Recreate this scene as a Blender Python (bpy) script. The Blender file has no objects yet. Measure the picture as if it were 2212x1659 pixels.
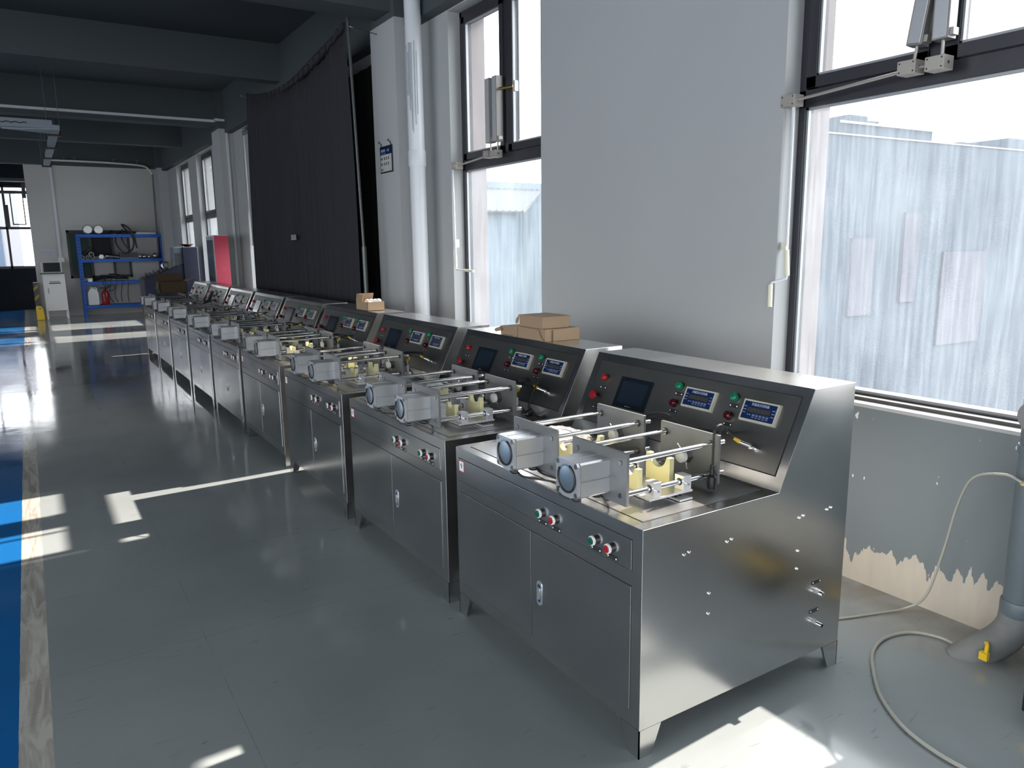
import bpy, bmesh, math, random
from mathutils import Matrix, Vector
from math import pi, sin, cos, radians
random.seed(7)
SC = bpy.context.scene
COL = SC.collection

# ---------------------------------------------------------------- camera, light, exposure
def basis(yaw, pitch, roll):
    f = Vector((sin(yaw)*cos(pitch), cos(yaw)*cos(pitch), sin(pitch)))
    r = Vector((cos(yaw), -sin(yaw), 0)); u = r.cross(f)
    c, s = cos(roll), sin(roll)
    return c*r+s*u, -s*r+c*u, f
cam = bpy.data.cameras.new('camera'); camo = bpy.data.objects.new('camera', cam); COL.objects.link(camo)
r_, u_, f_ = basis(0.5635, -0.1811, -0.0126)
mw = Matrix.Identity(4)
for i, v in enumerate((r_, u_, -f_)):
    for j in range(3): mw[j][i] = v[j]
mw.translation = (-1.4949, -1.6296, 1.6377)
camo.matrix_world = mw
cam.sensor_width = 36; cam.lens = 1629.47/2212*36; cam.clip_start = .05; cam.clip_end = 300
SC.camera = camo
SC.view_settings.view_transform = 'Standard'; SC.view_settings.look = 'None'
SC.view_settings.exposure = 1.28; SC.view_settings.gamma = 1; SC.view_settings.use_curve_mapping = False
W = bpy.data.worlds.new('sky'); SC.world = W; W.use_nodes = True
bg = W.node_tree.nodes['Background']; bg.inputs[0].default_value = (.93, .965, 1, 1); bg.inputs[1].default_value = 2.5
sun = bpy.data.lights.new('sun', 'SUN'); sun.energy = 8; sun.angle = radians(.6); sun.color = (1, .89, .77)
suno = bpy.data.objects.new('sun', sun); COL.objects.link(suno); suno.location = (12, 2, 12)
suno.rotation_euler = Vector((-1, -.045, -.73)).to_track_quat('-Z', 'Y').to_euler()

# ---------------------------------------------------------------- materials
MT = {}
def mat(name, col, rough=.5, metal=0, **k):
    m = bpy.data.materials.new(name); m.use_nodes = True; MT[name] = m
    nt = m.node_tree; b = nt.nodes['Principled BSDF']
    b.inputs['Base Color'].default_value = (*col, 1); b.inputs['Roughness'].default_value = rough
    b.inputs['Metallic'].default_value = metal
    if 'spec' in k: b.inputs['Specular IOR Level'].default_value = k['spec']
    if 'alpha' in k: b.inputs['Alpha'].default_value = k['alpha']
    if 'coat' in k: b.inputs['Coat Weight'].default_value = k['coat']; b.inputs['Coat Roughness'].default_value = .08
    if 'trans' in k: b.inputs['Transmission Weight'].default_value = k['trans']
    if 'emit' in k: b.inputs['Emission Color'].default_value = (*k['emit'], 1); b.inputs['Emission Strength'].default_value = k.get('es', 1)
    if 'sss' in k: b.inputs['Subsurface Weight'].default_value = k['sss']; b.inputs['Subsurface Radius'].default_value = (.02, .015, .01)
    v = k.get('var', .06)
    if v:
        tc = nt.nodes.new('ShaderNodeTexCoord'); mp = nt.nodes.new('ShaderNodeMapping'); n = nt.nodes.new('ShaderNodeTexNoise')
        mp.inputs['Scale'].default_value = k.get('sc', (1, 1, 1)); n.inputs['Scale'].default_value = k.get('ns', 6); n.inputs['Detail'].default_value = 4
        nt.links.new(tc.outputs['Object'], mp.inputs[0]); nt.links.new(mp.outputs[0], n.inputs[0])
        mx = nt.nodes.new('ShaderNodeMix'); mx.data_type = 'RGBA'
        mx.inputs[6].default_value = (*[c*(1-v) for c in col], 1); mx.inputs[7].default_value = (*[min(1, c*(1+v)) for c in col], 1)
        nt.links.new(n.outputs['Fac'], mx.inputs[0]); nt.links.new(mx.outputs[2], b.inputs['Base Color'])
        rv = k.get('rv', 0)
        if rv:
            mr = nt.nodes.new('ShaderNodeMapRange'); mr.inputs[1].default_value = .3; mr.inputs[2].default_value = .7
            mr.inputs[3].default_value = max(.02, rough-rv); mr.inputs[4].default_value = rough+rv
            nt.links.new(n.outputs['Fac'], mr.inputs[0]); nt.links.new(mr.outputs[0], b.inputs['Roughness'])
        if k.get('bump'):
            bp = nt.nodes.new('ShaderNodeBump'); bp.inputs['Strength'].default_value = k['bump']; bp.inputs['Distance'].default_value = .01
            n2 = nt.nodes.new('ShaderNodeTexNoise'); n2.inputs['Scale'].default_value = k.get('bs', 30); n2.inputs['Detail'].default_value = 3
            nt.links.new(mp.outputs[0], n2.inputs[0]); nt.links.new(n2.outputs['Fac'], bp.inputs['Height']); nt.links.new(bp.outputs[0], b.inputs['Normal'])
    return m

def steel(name, col, rough, sc):
    """brushed sheet steel: fine stretched grain plus broad handling smears"""
    m = mat(name, col, rough, 1, var=0); nt = m.node_tree; b = nt.nodes['Principled BSDF']; L = nt.links
    tc = nt.nodes.new('ShaderNodeTexCoord'); mp = nt.nodes.new('ShaderNodeMapping'); mp.inputs['Scale'].default_value = sc
    L.new(tc.outputs['Object'], mp.inputs[0])
    s = nt.nodes.new('ShaderNodeTexNoise'); s.inputs['Scale'].default_value = 3; s.inputs['Detail'].default_value = 4
    L.new(mp.outputs[0], s.inputs[0])
    a2 = nt.nodes.new('ShaderNodeMapRange'); a2.inputs[1].default_value = .3; a2.inputs[2].default_value = .7; a2.inputs[3].default_value = rough-.03; a2.inputs[4].default_value = rough+.05
    L.new(s.outputs['Fac'], a2.inputs[0]); L.new(a2.outputs[0], b.inputs['Roughness'])
    mx = nt.nodes.new('ShaderNodeMix'); mx.data_type = 'RGBA'; mx.inputs[6].default_value = (*[c*.95 for c in col], 1); mx.inputs[7].default_value = (*[c*1.05 for c in col], 1)
    L.new(s.outputs['Fac'], mx.inputs[0]); L.new(mx.outputs[2], b.inputs['Base Color'])
    return m

STEEL = steel('brushed_steel', (.64, .64, .63), .215, (1, 1, 2.5))
STEEL2 = steel('brushed_steel_panel', (.62, .63, .635), .215, (1, 1, 2.5))
STEELP = steel('grey_panel_steel', (.24, .24, .235), .36, (1, 1, 2))
DESK = steel('desk_steel', (.64, .635, .625), .32, (2, 3, 1))
DARK = mat('dark_gap', (.01, .01, .012), .7, var=0)
ALU = mat('anodised_aluminium', (.62, .64, .66), .38, .85, var=.04, ns=8)
ALUB = mat('aluminium_block', (.70, .71, .73), .35, .7, var=.03)
PLATE = mat('milled_plate', (.24, .245, .248), .5, .8, var=.15, ns=14)
CHROME = mat('chrome', (.80, .80, .80), .12, 1, var=0)
NUT = mat('nut_steel', (.32, .31, .29), .3, 1, var=.1, ns=20)
BLACK = mat('black_plastic', (.012, .012, .014), .35, var=0)
RUBBER = mat('black_rubber', (.015, .015, .016), .5, var=0)
RED = mat('red_plastic', (.30, .008, .014), .3, var=0)
DRED = mat('dark_red_lens', (.055, .004, .008), .2, var=0)
GREEN = mat('green_plastic', (.0, .16, .075), .3, var=0)
GREEND = mat('green_button', (.0, .085, .045), .3, var=0)
WHITEP = mat('white_plastic', (.72, .72, .70), .4, var=0)
CREAM = mat('cream_bezel', (.42, .41, .34), .45, var=0)
BLUEF = mat('blue_film', (.003, .016, .075), .3, var=0)
INK = mat('white_ink', (.30, .36, .45), .5, var=0)
SEG = mat('unlit_segment', (.10, .10, .105), .4, var=0)
SCREEN = mat('screen_glass', (.008, .012, .018), .16, var=0, spec=.3)
SCREEN2 = mat('screen_active', (.012, .02, .032), .2, var=0, spec=.3)
YEL = mat('cast_nylon', (.74, .70, .40), .4, var=.05, sss=.15)
YELLOW = mat('yellow_plastic', (.75, .50, .02), .4, var=0)
KRAFT = mat('kraft_cardboard', (.29, .20, .125), .8, var=.05, ns=10)
WHITEPAPER = mat('white_paper', (.75, .76, .78), .7, var=0)
PAPERRED = mat('red_print', (.45, .05, .06), .6, var=0)
WALLW = mat('white_wall_paint', (.37, .385, .395), .75, var=.04, ns=1.5, bump=.12, bs=6)
CEIL = mat('grey_ceiling_paint', (.050, .063, .070), .8, var=.06, ns=1)
FRAMEB = mat('dark_window_frame', (.035, .036, .045), .35, .3, var=.1)
BEAD = mat('grey_bead', (.30, .32, .34), .4, .4, var=0)
PIPEW = mat('white_painted_pipe', (.58, .61, .64), .35, var=.06, ns=3)
PIPEG = mat('grey_painted_pipe', (.10, .13, .15), .4, var=.08, ns=4)
SHELFB = mat('blue_shelf_enamel', (.0, .085, .42), .4, var=0)
NAVY = mat('navy_enamel', (.002, .005, .026), .5, var=.1)
CLOTH = mat('black_cloth', (.015, .016, .022), .9, var=.25, ns=3, sc=(1, 12, .4))
CLOTHB = mat('blackout_cloth', (.006, .006, .008), .95, var=0)
POLE = mat('grey_pole', (.10, .11, .11), .4, .5, var=0)
HOSE = mat('clear_hose', (.46, .46, .41), .25, var=.05, trans=.3)
BLUE = mat('blue_pole', (.02, .10, .45), .4, var=0)

def dirty_glass(name, lo, hi, tint):
    m = bpy.data.materials.new(name); m.use_nodes = True; nt = m.node_tree; L = nt.links
    for n in list(nt.nodes): nt.nodes.remove(n)
    out = nt.nodes.new('ShaderNodeOutputMaterial'); tr = nt.nodes.new('ShaderNodeBsdfTransparent'); tl = nt.nodes.new('ShaderNodeBsdfTranslucent')
    gl = nt.nodes.new('ShaderNodeBsdfGlossy'); gl.inputs['Roughness'].default_value = .03; fr = nt.nodes.new('ShaderNodeMath'); fr.operation = 'POWER'; fr.inputs[1].default_value = 6; lw = nt.nodes.new('ShaderNodeLayerWeight'); L.new(lw.outputs['Facing'], fr.inputs[0])
    tl.inputs[0].default_value = (*tint, 1)
    tc = nt.nodes.new('ShaderNodeTexCoord')
    fac = None
    for sc, w, s in (((1, 14, .6), .45, 4), ((1, 1, 1), .35, 2.5), ((1, 60, 2.5), .2, 3)):
        mp = nt.nodes.new('ShaderNodeMapping'); mp.inputs['Scale'].default_value = sc; n = nt.nodes.new('ShaderNodeTexNoise'); n.inputs['Scale'].default_value = s; n.inputs['Detail'].default_value = 5
        L.new(tc.outputs['Object'], mp.inputs[0]); L.new(mp.outputs[0], n.inputs[0])
        ma = nt.nodes.new('ShaderNodeMath'); ma.operation = 'MULTIPLY_ADD'; ma.inputs[1].default_value = w; L.new(n.outputs['Fac'], ma.inputs[0])
        if fac: L.new(fac, ma.inputs[2])
        else: ma.inputs[2].default_value = 0
        fac = ma.outputs[0]
    mr = nt.nodes.new('ShaderNodeMapRange'); mr.inputs[1].default_value = .35; mr.inputs[2].default_value = .65; mr.inputs[3].default_value = lo; mr.inputs[4].default_value = hi
    L.new(fac, mr.inputs[0])
    m1 = nt.nodes.new('ShaderNodeMixShader'); L.new(mr.outputs[0], m1.inputs[0]); L.new(tr.outputs[0], m1.inputs[1]); L.new(tl.outputs[0], m1.inputs[2])
    m2 = nt.nodes.new('ShaderNodeMixShader'); L.new(fr.outputs[0], m2.inputs[0]); L.new(m1.outputs[0], m2.inputs[1]); L.new(gl.outputs[0], m2.inputs[2])
    L.new(m2.outputs[0], out.inputs[0]); MT[name] = m
    return m
GLASSD = dirty_glass('dusty_glass', .008, .042, (.75, .88, 1))
GLASSC = dirty_glass('clear_glass', .0, .012, (.9, .95, 1))
GLASSN = dirty_glass('bag_film', .12, .32, (.9, .93, 1))

def floor_material():
    m = mat('epoxy_floor', (.16, .19, .21), .2, var=0); nt = m.node_tree; L = nt.links; b = nt.nodes['Principled BSDF']
    def N(t, **kw):
        n = nt.nodes.new(t)
        for k, v in kw.items(): setattr(n, k, v)
        return n
    geo = N('ShaderNodeNewGeometry'); sep = N('ShaderNodeSeparateXYZ'); L.new(geo.outputs['Position'], sep.inputs[0])
    def noise(sc, s, d=5, dist=0):
        mp = N('ShaderNodeMapping'); mp.inputs['Scale'].default_value = sc; n = N('ShaderNodeTexNoise'); n.inputs['Scale'].default_value = s; n.inputs['Detail'].default_value = d; n.inputs['Distortion'].default_value = dist
        L.new(geo.outputs['Position'], mp.inputs[0]); L.new(mp.outputs[0], n.inputs[0]); return n.outputs['Fac']
    def rng(v, a, b_, c, d):
        r = N('ShaderNodeMapRange'); r.inputs[1].default_value = a; r.inputs[2].default_value = b_; r.inputs[3].default_value = c; r.inputs[4].default_value = d; L.new(v, r.inputs[0]); return r.outputs[0]
    def mix(f, a, b_):
        x = N('ShaderNodeMix', data_type='RGBA'); L.new(f, x.inputs[0])
        for i, c in ((6, a), (7, b_)):
            if isinstance(c, tuple): x.inputs[i].default_value = (*c, 1)
            else: L.new(c, x.inputs[i])
        return x.outputs[2]
    def gt(v, t):
        x = N('ShaderNodeMath', operation='GREATER_THAN'); L.new(v, x.inputs[0]); x.inputs[1].default_value = t; return x.outputs[0]
    grey = mix(rng(noise((1, 1, 1), .8), .35, .65, 0, 1), (.215, .240, .250), (.268, .295, .305))
    blue = mix(noise((1, 1, 1), 1.5), (.006, .085, .26), (.012, .125, .36))
    strp = mix(rng(noise((8, 1, 1), 3, 6, 1), .42, .62, 0, 1), (.46, .45, .41), (.30, .28, .25))
    wob = N('ShaderNodeMath', operation='MULTIPLY_ADD'); L.new(noise((1, 1, 1), 9), wob.inputs[0]); wob.inputs[1].default_value = .006; L.new(sep.outputs[0], wob.inputs[2])
    c = mix(gt(wob.outputs[0], -1.69), blue, strp); c = mix(gt(wob.outputs[0], -1.59), c, grey)
    # bare concrete beside the wall and scuffs
    scr = rng(noise((1, 6, 1), 5, 8, 2), .66, .74, 0, .5); c = mix(scr, c, (.09, .10, .11))
    # construction joints: faint dark lines across and along
    for ax, pos, w in ((1, 1.62, .002), (0, -1.02, .0015), (1, 6.4, .003)):
        s = N('ShaderNodeMath', operation='SUBTRACT'); L.new(sep.outputs[ax], s.inputs[0]); s.inputs[1].default_value = pos
        a = N('ShaderNodeMath', operation='ABSOLUTE'); L.new(s.outputs[0], a.inputs[0]); l = N('ShaderNodeMath', operation='LESS_THAN'); L.new(a.outputs[0], l.inputs[0]); l.inputs[1].default_value = w
        f = N('ShaderNodeMath', operation='MULTIPLY'); L.new(l.outputs[0], f.inputs[0]); L.new(rng(noise((1, 1, 1), 4), .45, .55, 0, .3), f.inputs[1]); c = mix(f.outputs[0], c, (.05, .055, .06))
    dust = N('ShaderNodeMath', operation='MULTIPLY'); L.new(rng(sep.outputs[0], 1.35, 1.75, 0, 1), dust.inputs[0]); L.new(rng(noise((1, 1, 1), 5), .35, .6, 0, .7), dust.inputs[1]); c = mix(dust.outputs[0], c, (.16, .145, .125))
    L.new(c, b.inputs['Base Color'])
    L.new(rng(noise((1.5, .6, 1), 1.3, 6, .5), .3, .7, .06, .15), b.inputs['Roughness'])
    bp = N('ShaderNodeBump'); bp.inputs['Strength'].default_value = .05; bp.inputs['Distance'].default_value = .02
    L.new(noise((1, 1, 1), 3.0, 3), bp.inputs['Height']); L.new(bp.outputs[0], b.inputs['Normal'])
    return m
FLOOR = floor_material()

def dado_material():
    """wall: white above sill height, blue-grey dado, ragged bare plaster near the floor"""
    m = mat('dado_wall', (.5, .5, .5), .75, var=0); nt = m.node_tree; L = nt.links; b = nt.nodes['Principled BSDF']
    geo = nt.nodes.new('ShaderNodeNewGeometry'); sep = nt.nodes.new('ShaderNodeSeparateXYZ'); L.new(geo.outputs['Position'], sep.inputs[0])
    def noise(sc, s, d=6, dist=0):
        mp = nt.nodes.new('ShaderNodeMapping'); mp.inputs['Scale'].default_value = sc; n = nt.nodes.new('ShaderNodeTexNoise'); n.inputs['Scale'].default_value = s; n.inputs['Detail'].default_value = d; n.inputs['Distortion'].default_value = dist
        L.new(geo.outputs['Position'], mp.inputs[0]); L.new(mp.outputs[0], n.inputs[0]); return n.outputs['Fac']
    def math_(op, a, bb, c=None):
        n = nt.nodes.new('ShaderNodeMath'); n.operation = op
        for i, v in enumerate((a, bb, c)):
            if v is None: continue
            if isinstance(v, (int, float)): n.inputs[i].default_value = v
            else: L.new(v, n.inputs[i])
        return n.outputs[0]
    def mix(f, a, c):
        x = nt.nodes.new('ShaderNodeMix'); x.data_type = 'RGBA'; L.new(f, x.inputs[0])
        for i, cc in ((6, a), (7, c)):
            if isinstance(cc, tuple): x.inputs[i].default_value = (*cc, 1)
            else: L.new(cc, x.inputs[i])
        return x.outputs[2]
    grey = mix(noise((1, 1, 1), 2), (.125, .152, .170), (.150, .178, .194))
    bare = mix(noise((1, 7, 1.2), 2.5, 8, .5), (.50, .46, .39), (.36, .345, .315))
    white = mix(noise((1, 1, 1), 1.2), (.325, .342, .350), (.365, .380, .386))
    spots = math_('GREATER_THAN', noise((1, 3, 1.4), 9, 3), .72)
    g2 = mix(spots, grey, (.6, .6, .58))
    edge = math_('MULTIPLY_ADD', noise((1, 9, 2), 2.2, 7), .34, math_('MULTIPLY_ADD', sep.outputs[1], -.10, .03))
    c = mix(math_('LESS_THAN', sep.outputs[2], edge), g2, bare)
    c = mix(math_('GREATER_THAN', sep.outputs[2], .90), c, white)
    L.new(c, b.inputs['Base Color'])
    bp = nt.nodes.new('ShaderNodeBump'); bp.inputs['Strength'].default_value = .25; bp.inputs['Distance'].default_value = .01
    L.new(noise((1, 1, 1), 7, 4), bp.inputs['Height']); L.new(bp.outputs[0], b.inputs['Normal'])
    return m
DADO = dado_material()

def facade_material():
    m = mat('far_facade', (.046, .058, .076), .8, var=.12, ns=.5, sc=(1, 1, 3)); return m
FACADE = facade_material()

# ---------------------------------------------------------------- mesh helper
class MB:
    def __init__(s): s.bm = bmesh.new(); s.T = Matrix.Identity(4); s.mi = 0
    def _add(s, vs, fs):
        bv = [s.bm.verts.new(s.T @ Vector(v)) for v in vs]
        for f in fs:
            try: fc = s.bm.faces.new([bv[i] for i in f]); fc.material_index = s.mi
            except ValueError: pass
        return s
    def m(s, i): s.mi = i; return s
    def box(s, x0, y0, z0, x1, y1, z1):
        vs = [(x, y, z) for x in (x0, x1) for y in (y0, y1) for z in (z0, z1)]
        return s._add(vs, [(0, 1, 3, 2), (4, 6, 7, 5), (0, 4, 5, 1), (2, 3, 7, 6), (0, 2, 6, 4), (1, 5, 7, 3)])
    def cbox(s, c, d): return s.box(c[0]-d[0]/2, c[1]-d[1]/2, c[2]-d[2]/2, c[0]+d[0]/2, c[1]+d[1]/2, c[2]+d[2]/2)
    def prism(s, pts, ax, a, b):
        n = len(pts)
        def P(p, t):
            return {'x': (t, p[0], p[1]), 'y': (p[0], t, p[1]), 'z': (p[0], p[1], t)}[ax]
        vs = [P(p, a) for p in pts]+[P(p, b) for p in pts]
        return s._add(vs, [tuple(range(n)), tuple(range(2*n-1, n-1, -1))]+[(i, (i+1) % n, n+(i+1) % n, n+i) for i in range(n)])
    def tube(s, pts, r, n=8, closed=False):
        pts = [Vector(p) for p in pts]; N = len(pts); rings = []
        rs = r if isinstance(r, (list, tuple)) else [r]*N
        t0 = (pts[1]-pts[0]).normalized(); ref = Vector((0, 0, 1)) if abs(t0.z) < .9 else Vector((1, 0, 0)); u = t0.cross(ref).normalized()
        vs = []
        for i, p in enumerate(pts):
            a = pts[(i-1) % N] if (closed or i > 0) else p; b = pts[(i+1) % N] if (closed or i < N-1) else p
            t = (b-a).normalized(); u = (u-t*u.dot(t))
            u = u.normalized() if u.length > 1e-6 else t.orthogonal().normalized(); v = t.cross(u)
            for k in range(n): vs.append(p+(u*cos(2*pi*k/n)+v*sin(2*pi*k/n))*rs[i])
        fs = []
        M = N if closed else N-1
        for i in range(M):
            j = (i+1) % N
            for k in range(n): fs.append((i*n+k, i*n+(k+1) % n, j*n+(k+1) % n, j*n+k))
        if not closed: fs += [tuple(range(n-1, -1, -1)), tuple((N-1)*n+k for k in range(n))]
        return s._add(vs, fs)
    def cyl(s, p, q, r, r2=None, n=20): return s.tube([p, q], [r, r if r2 is None else r2], n)
    def lathe(s, prof, c, ax='z', n=24):
        """prof: (radius, height) list from bottom to top along +axis"""
        vs = []; c = Vector(c)
        for r, h in prof:
            for k in range(n):
                a = 2*pi*k/n; x, y = r*cos(a), r*sin(a)
                vs.append(c+Vector({'z': (x, y, h), 'x': (h, x, y), 'y': (y, h, x)}[ax]))
        fs = []
        for i in range(len(prof)-1):
            for k in range(n): fs.append((i*n+k, i*n+(k+1) % n, (i+1)*n+(k+1) % n, (i+1)*n+k))
        fs += [tuple(range(n-1, -1, -1)), tuple((len(prof)-1)*n+k for k in range(n))]
        return s._add(vs, fs)
    def ball(s, c, r, sc=(1, 1, 1), n=16):
        prof = [(max(1e-4, r*sin(pi*i/8)), -r*cos(pi*i/8)) for i in range(9)]
        T = s.T.copy(); s.T = s.T @ Matrix.Translation(c) @ Matrix.Diagonal((*sc, 1)); s.lathe(prof, (0, 0, 0), 'z', n); s.T = T; return s
    def text(s, body, size, c, depth=.0004, bold=0):
        """text lying in local XY plane of T, centred on c"""
        cu = bpy.data.curves.new('t', 'FONT'); cu.body = body; cu.size = size; cu.align_x = 'CENTER'; cu.align_y = 'CENTER'; cu.resolution_u = 2; cu.offset = bold
        o = bpy.data.objects.new('t', cu); COL.objects.link(o); dg = bpy.context.evaluated_depsgraph_get(); me = o.evaluated_get(dg).to_mesh()
        vs = [(v.co.x+c[0], v.co.y+c[1], c[2]+depth) for v in me.vertices]; fs = [tuple(p.vertices) for p in me.polygons]
        s._add(vs, fs); o.evaluated_get(dg).to_mesh_clear(); bpy.data.objects.remove(o); bpy.data.curves.remove(cu); return s
    def out(s, name, mats, parent=None, bevel=0, smooth=True, loc=None, segs=1):
        bmesh.ops.recalc_face_normals(s.bm, faces=s.bm.faces)
        me = bpy.data.meshes.new(name); s.bm.to_mesh(me); s.bm.free()
        for m in (mats if isinstance(mats, (list, tuple)) else [mats]): me.materials.append(m)
        if smooth:
            me.shade_smooth(); me.set_sharp_from_angle(angle=radians(35))
        o = bpy.data.objects.new(name, me); COL.objects.link(o)
        if parent: o.parent = parent
        if loc: o.location = loc
        if bevel:
            b = o.modifiers.new('bevel', 'BEVEL'); b.width = bevel; b.segments = segs; b.limit_method = 'ANGLE'; b.angle_limit = radians(40); b.harden_normals = True
        return o
def tag(o, label=None, cat=None, group=None, kind=None):
    if label: o['label'] = label
    if cat: o['category'] = cat
    if group: o['group'] = group
    if kind: o['kind'] = kind
    return o
def thing(name, label, cat, loc=(0, 0, 0), group=None, rz=0):
    o = bpy.data.objects.new(name, None); COL.objects.link(o); o.location = loc; o.rotation_euler = (0, 0, rz); o.empty_display_size = .1
    return tag(o, label, cat, group)
def struct(mb, name, mats, parent=None, **k):
    o = mb.out(name, mats, parent, **k)
    if not parent: o['kind'] = 'structure'
    return o
def dup(root, loc=None, label=None, rz=None):
    def cp(o, par):
        c = o.copy(); COL.objects.link(c); c.parent = par
        for ch in list(o.children): cp(ch, c)
        return c
    c = cp(root, None)
    if loc: c.location = loc
    if rz is not None: c.rotation_euler = (0, 0, rz)
    if label: c['label'] = label
    return c
def arc(c, r, a0, a1, n, f):
    return [f(c[0]+r*cos(a0+(a1-a0)*i/n), c[1]+r*sin(a0+(a1-a0)*i/n)) for i in range(n+1)]
def smooth_path(pts, k=6):
    """Catmull-Rom through pts"""
    P = [Vector(p) for p in pts]; P = [2*P[0]-P[1]]+P+[2*P[-1]-P[-2]]; out = []
    for i in range(1, len(P)-2):
        for j in range(k):
            t = j/k; a, b, c, d = P[i-1], P[i], P[i+1], P[i+2]
            out.append(.5*((2*b)+(c-a)*t+(2*a-5*b+4*c-d)*t*t+(3*b-3*c+d-a)*t**3))
    out.append(P[-2]); return out

# ================================================================ SETTING
XW = 1.77                                    # inner face of the window wall
WIN = [(-1.15, .97), (3.10, 4.50), (10.5, 11.9), (14.4, 16.05), (16.95, 18.55)]
SILL, HEAD = .88, 3.62
struct(MB().box(-9, -6, -.2, 2.2, 24.9, 0), 'floor', FLOOR, smooth=False)
# right wall with openings
mb = MB(); ys = [-6]+[v for w in WIN for v in w]+[24.9]
for i in range(0, len(ys), 2): mb.box(XW, ys[i], 0, 2.12, ys[i+1], 4.4)
for a, b in WIN: mb.box(XW, a, 0, 2.12, b, SILL); mb.box(XW, a, HEAD, 2.12, b, 4.4)
struct(mb, 'wall_right', DADO, smooth=False)
mb = MB()
for a, b in WIN: mb.box(XW-.004, a, SILL-.012, 1.885, b, SILL+.004)
struct(mb, 'trim_1', WALLW, smooth=False)
# spandrel beam above the windows
struct(MB().box(1.65, -6, 3.63, XW, 21.0, 4.35), 'ceiling_beam', CEIL, smooth=False)
for y0, y1, z in ((5.2, 5.55, 3.76), (9.1, 9.33, 3.86), (12.78, 13.08, 3.76), (16.75, 17.0, 3.86), (20.75, 21.1, 3.76), (1.5, 1.75, 3.86), (-2.3, -2, 3.76)):
    struct(MB().box(-9, y0, z, 1.66, y1, 4.35), 'ceiling_beam', CEIL, smooth=False)
struct(MB().box(-9, -6, 4.33, 2.3, 24.9, 4.5), 'ceiling', CEIL, smooth=False)
# columns: white paint up to 3.7, ceiling grey above
for y0, y1 in ((5.12, 5.69), (12.6, 13.2), (19.9, 20.45), (-2.35, -1.8)):
    mb = MB().box(1.55, y0, 0, XW, y1, 3.70).m(1).box(1.552, y0+.002, 3.70, XW, y1-.002, 4.33)
    struct(mb, 'wall_column', [WALLW, CEIL], smooth=False)
# far wall with doorway on the left and an internal window
FW = 21.0
mb = MB().box(-1.33, FW, 0, -.58, FW+.25, 3.76).box(.86, FW, 0, XW, FW+.25, 3.76).box(-.58, FW, 0, .86, FW+.25, .95).box(-.58, FW, 2.17, .86, FW+.25, 3.76)
struct(MB().box(-9, FW, 0, -2.75, FW+.25, 3.76), 'wall_back', CEIL, smooth=False)  # unseen left part, coloured dark so the machine fronts reflect less light
struct(mb, 'wall_back', mat('far_wall_paint', (.50, .50, .48), .75, var=.05, ns=1), smooth=False)
wn = MB()
for a in (-.58, -.09, .42, .80): wn.box(a, FW-.01, .95, a+.055, FW+.07, 2.17)
wn.box(-.58, FW-.01, .95, .86, FW+.07, 1.01).box(-.58, FW-.01, 2.11, .86, FW+.07, 2.17)
w6 = struct(wn, 'window_6', mat('dark_green_frame', (.012, .02, .022), .4, var=0))
MB().box(-.53, FW+.02, 1.0, -.08, FW+.03, 2.12).out('pane', mat('green_glass', (.03, .06, .055), .12, var=.1), w6)
MB().box(-.04, FW+.03, 1.0, .43, FW+.04, 1.5).out('paper_sheet', mat('grey_board', (.45, .44, .43), .8, var=0), w6)
MB().box(-.04, FW+.05, 1.0, .43, FW+.06, 2.12).out('dark_pane', DARK, w6)
MB().box(.47, FW+.03, 1.0, .82, FW+.04, 2.12).out('board_panel', mat('grey_board_panel', (.25, .25, .25), .8, var=0), w6)
# room beyond the doorway
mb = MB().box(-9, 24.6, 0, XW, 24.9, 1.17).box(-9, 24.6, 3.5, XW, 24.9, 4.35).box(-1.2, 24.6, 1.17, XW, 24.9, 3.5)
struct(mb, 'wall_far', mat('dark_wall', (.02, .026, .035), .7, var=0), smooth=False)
mb = MB()
for x in (-4.2, -3.4, -2.62, -1.9, -1.25): mb.box(x, 24.6, 1.17, x+.06, 24.68, 3.5)
for z in (1.17, 2.28, 3.44): mb.box(-4.2, 24.6, z, -1.2, 24.68, z+.07)
w7 = struct(mb, 'window_7', FRAMEB)
MB().box(-4.2, 24.64, 1.17, -1.2, 24.645, 3.5).out('pane', GLASSC, w7)
sa = MB()
sa.box(-1.72, 24.45, 2.40, -1.69, 24.49, 3.35).box(-1.42, 24.45, 2.40, -1.39, 24.49, 3.35).box(-1.72, 24.45, 2.40, -1.39, 24.49, 2.43).box(-1.72, 24.45, 3.32, -1.39, 24.49, 3.35)
sa.out('open_sash', FRAMEB, w7)
MB().box(-1.86, 24.4, 2.3, -1.78, 24.48, 2.95).out('opener', BLACK, w7)
mb = MB().box(-4.2, FW-.05, 3.05, -1.33, FW+.05, 3.12).box(-4.2, FW, 3.35, -1.33, FW+.3, 3.42).box(-1.42, FW-.02, 2.95, -1.34, FW+.1, 3.3)
struct(mb, 'trim_2', mat('dark_trim', (.03, .042, .055), .5, var=0))
# left wall (out of view) with daylight openings
mb = MB(); OPN = [(-5.7, -.3, .4, 4.0), (.1, 4.6, .4, 4.0), (10.5, 17.5, .9, 2.2)]
yy = [-6]+[v for o in OPN for v in o[:2]]+[24.9]
for i in range(0, len(yy), 2): mb.box(-9.2, yy[i], 0, -9, yy[i+1], 4.35)
for a, b, c, d in OPN: mb.box(-9.2, a, 0, -9, b, c); mb.box(-9.2, a, d, -9, b, 4.35)
struct(mb, 'wall_left', WALLW, smooth=False)
struct(MB().box(-9, -6.2, 0, -7.5, -6, 4.35).box(-2.4, -6.2, 0, 2.2, -6, 4.35).box(-7.5, -6.2, 3.6, -2.4, -6, 4.35), 'wall_front', WALLW, smooth=False)  # unseen wall behind the camera, opening added to brighten the floor

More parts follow.
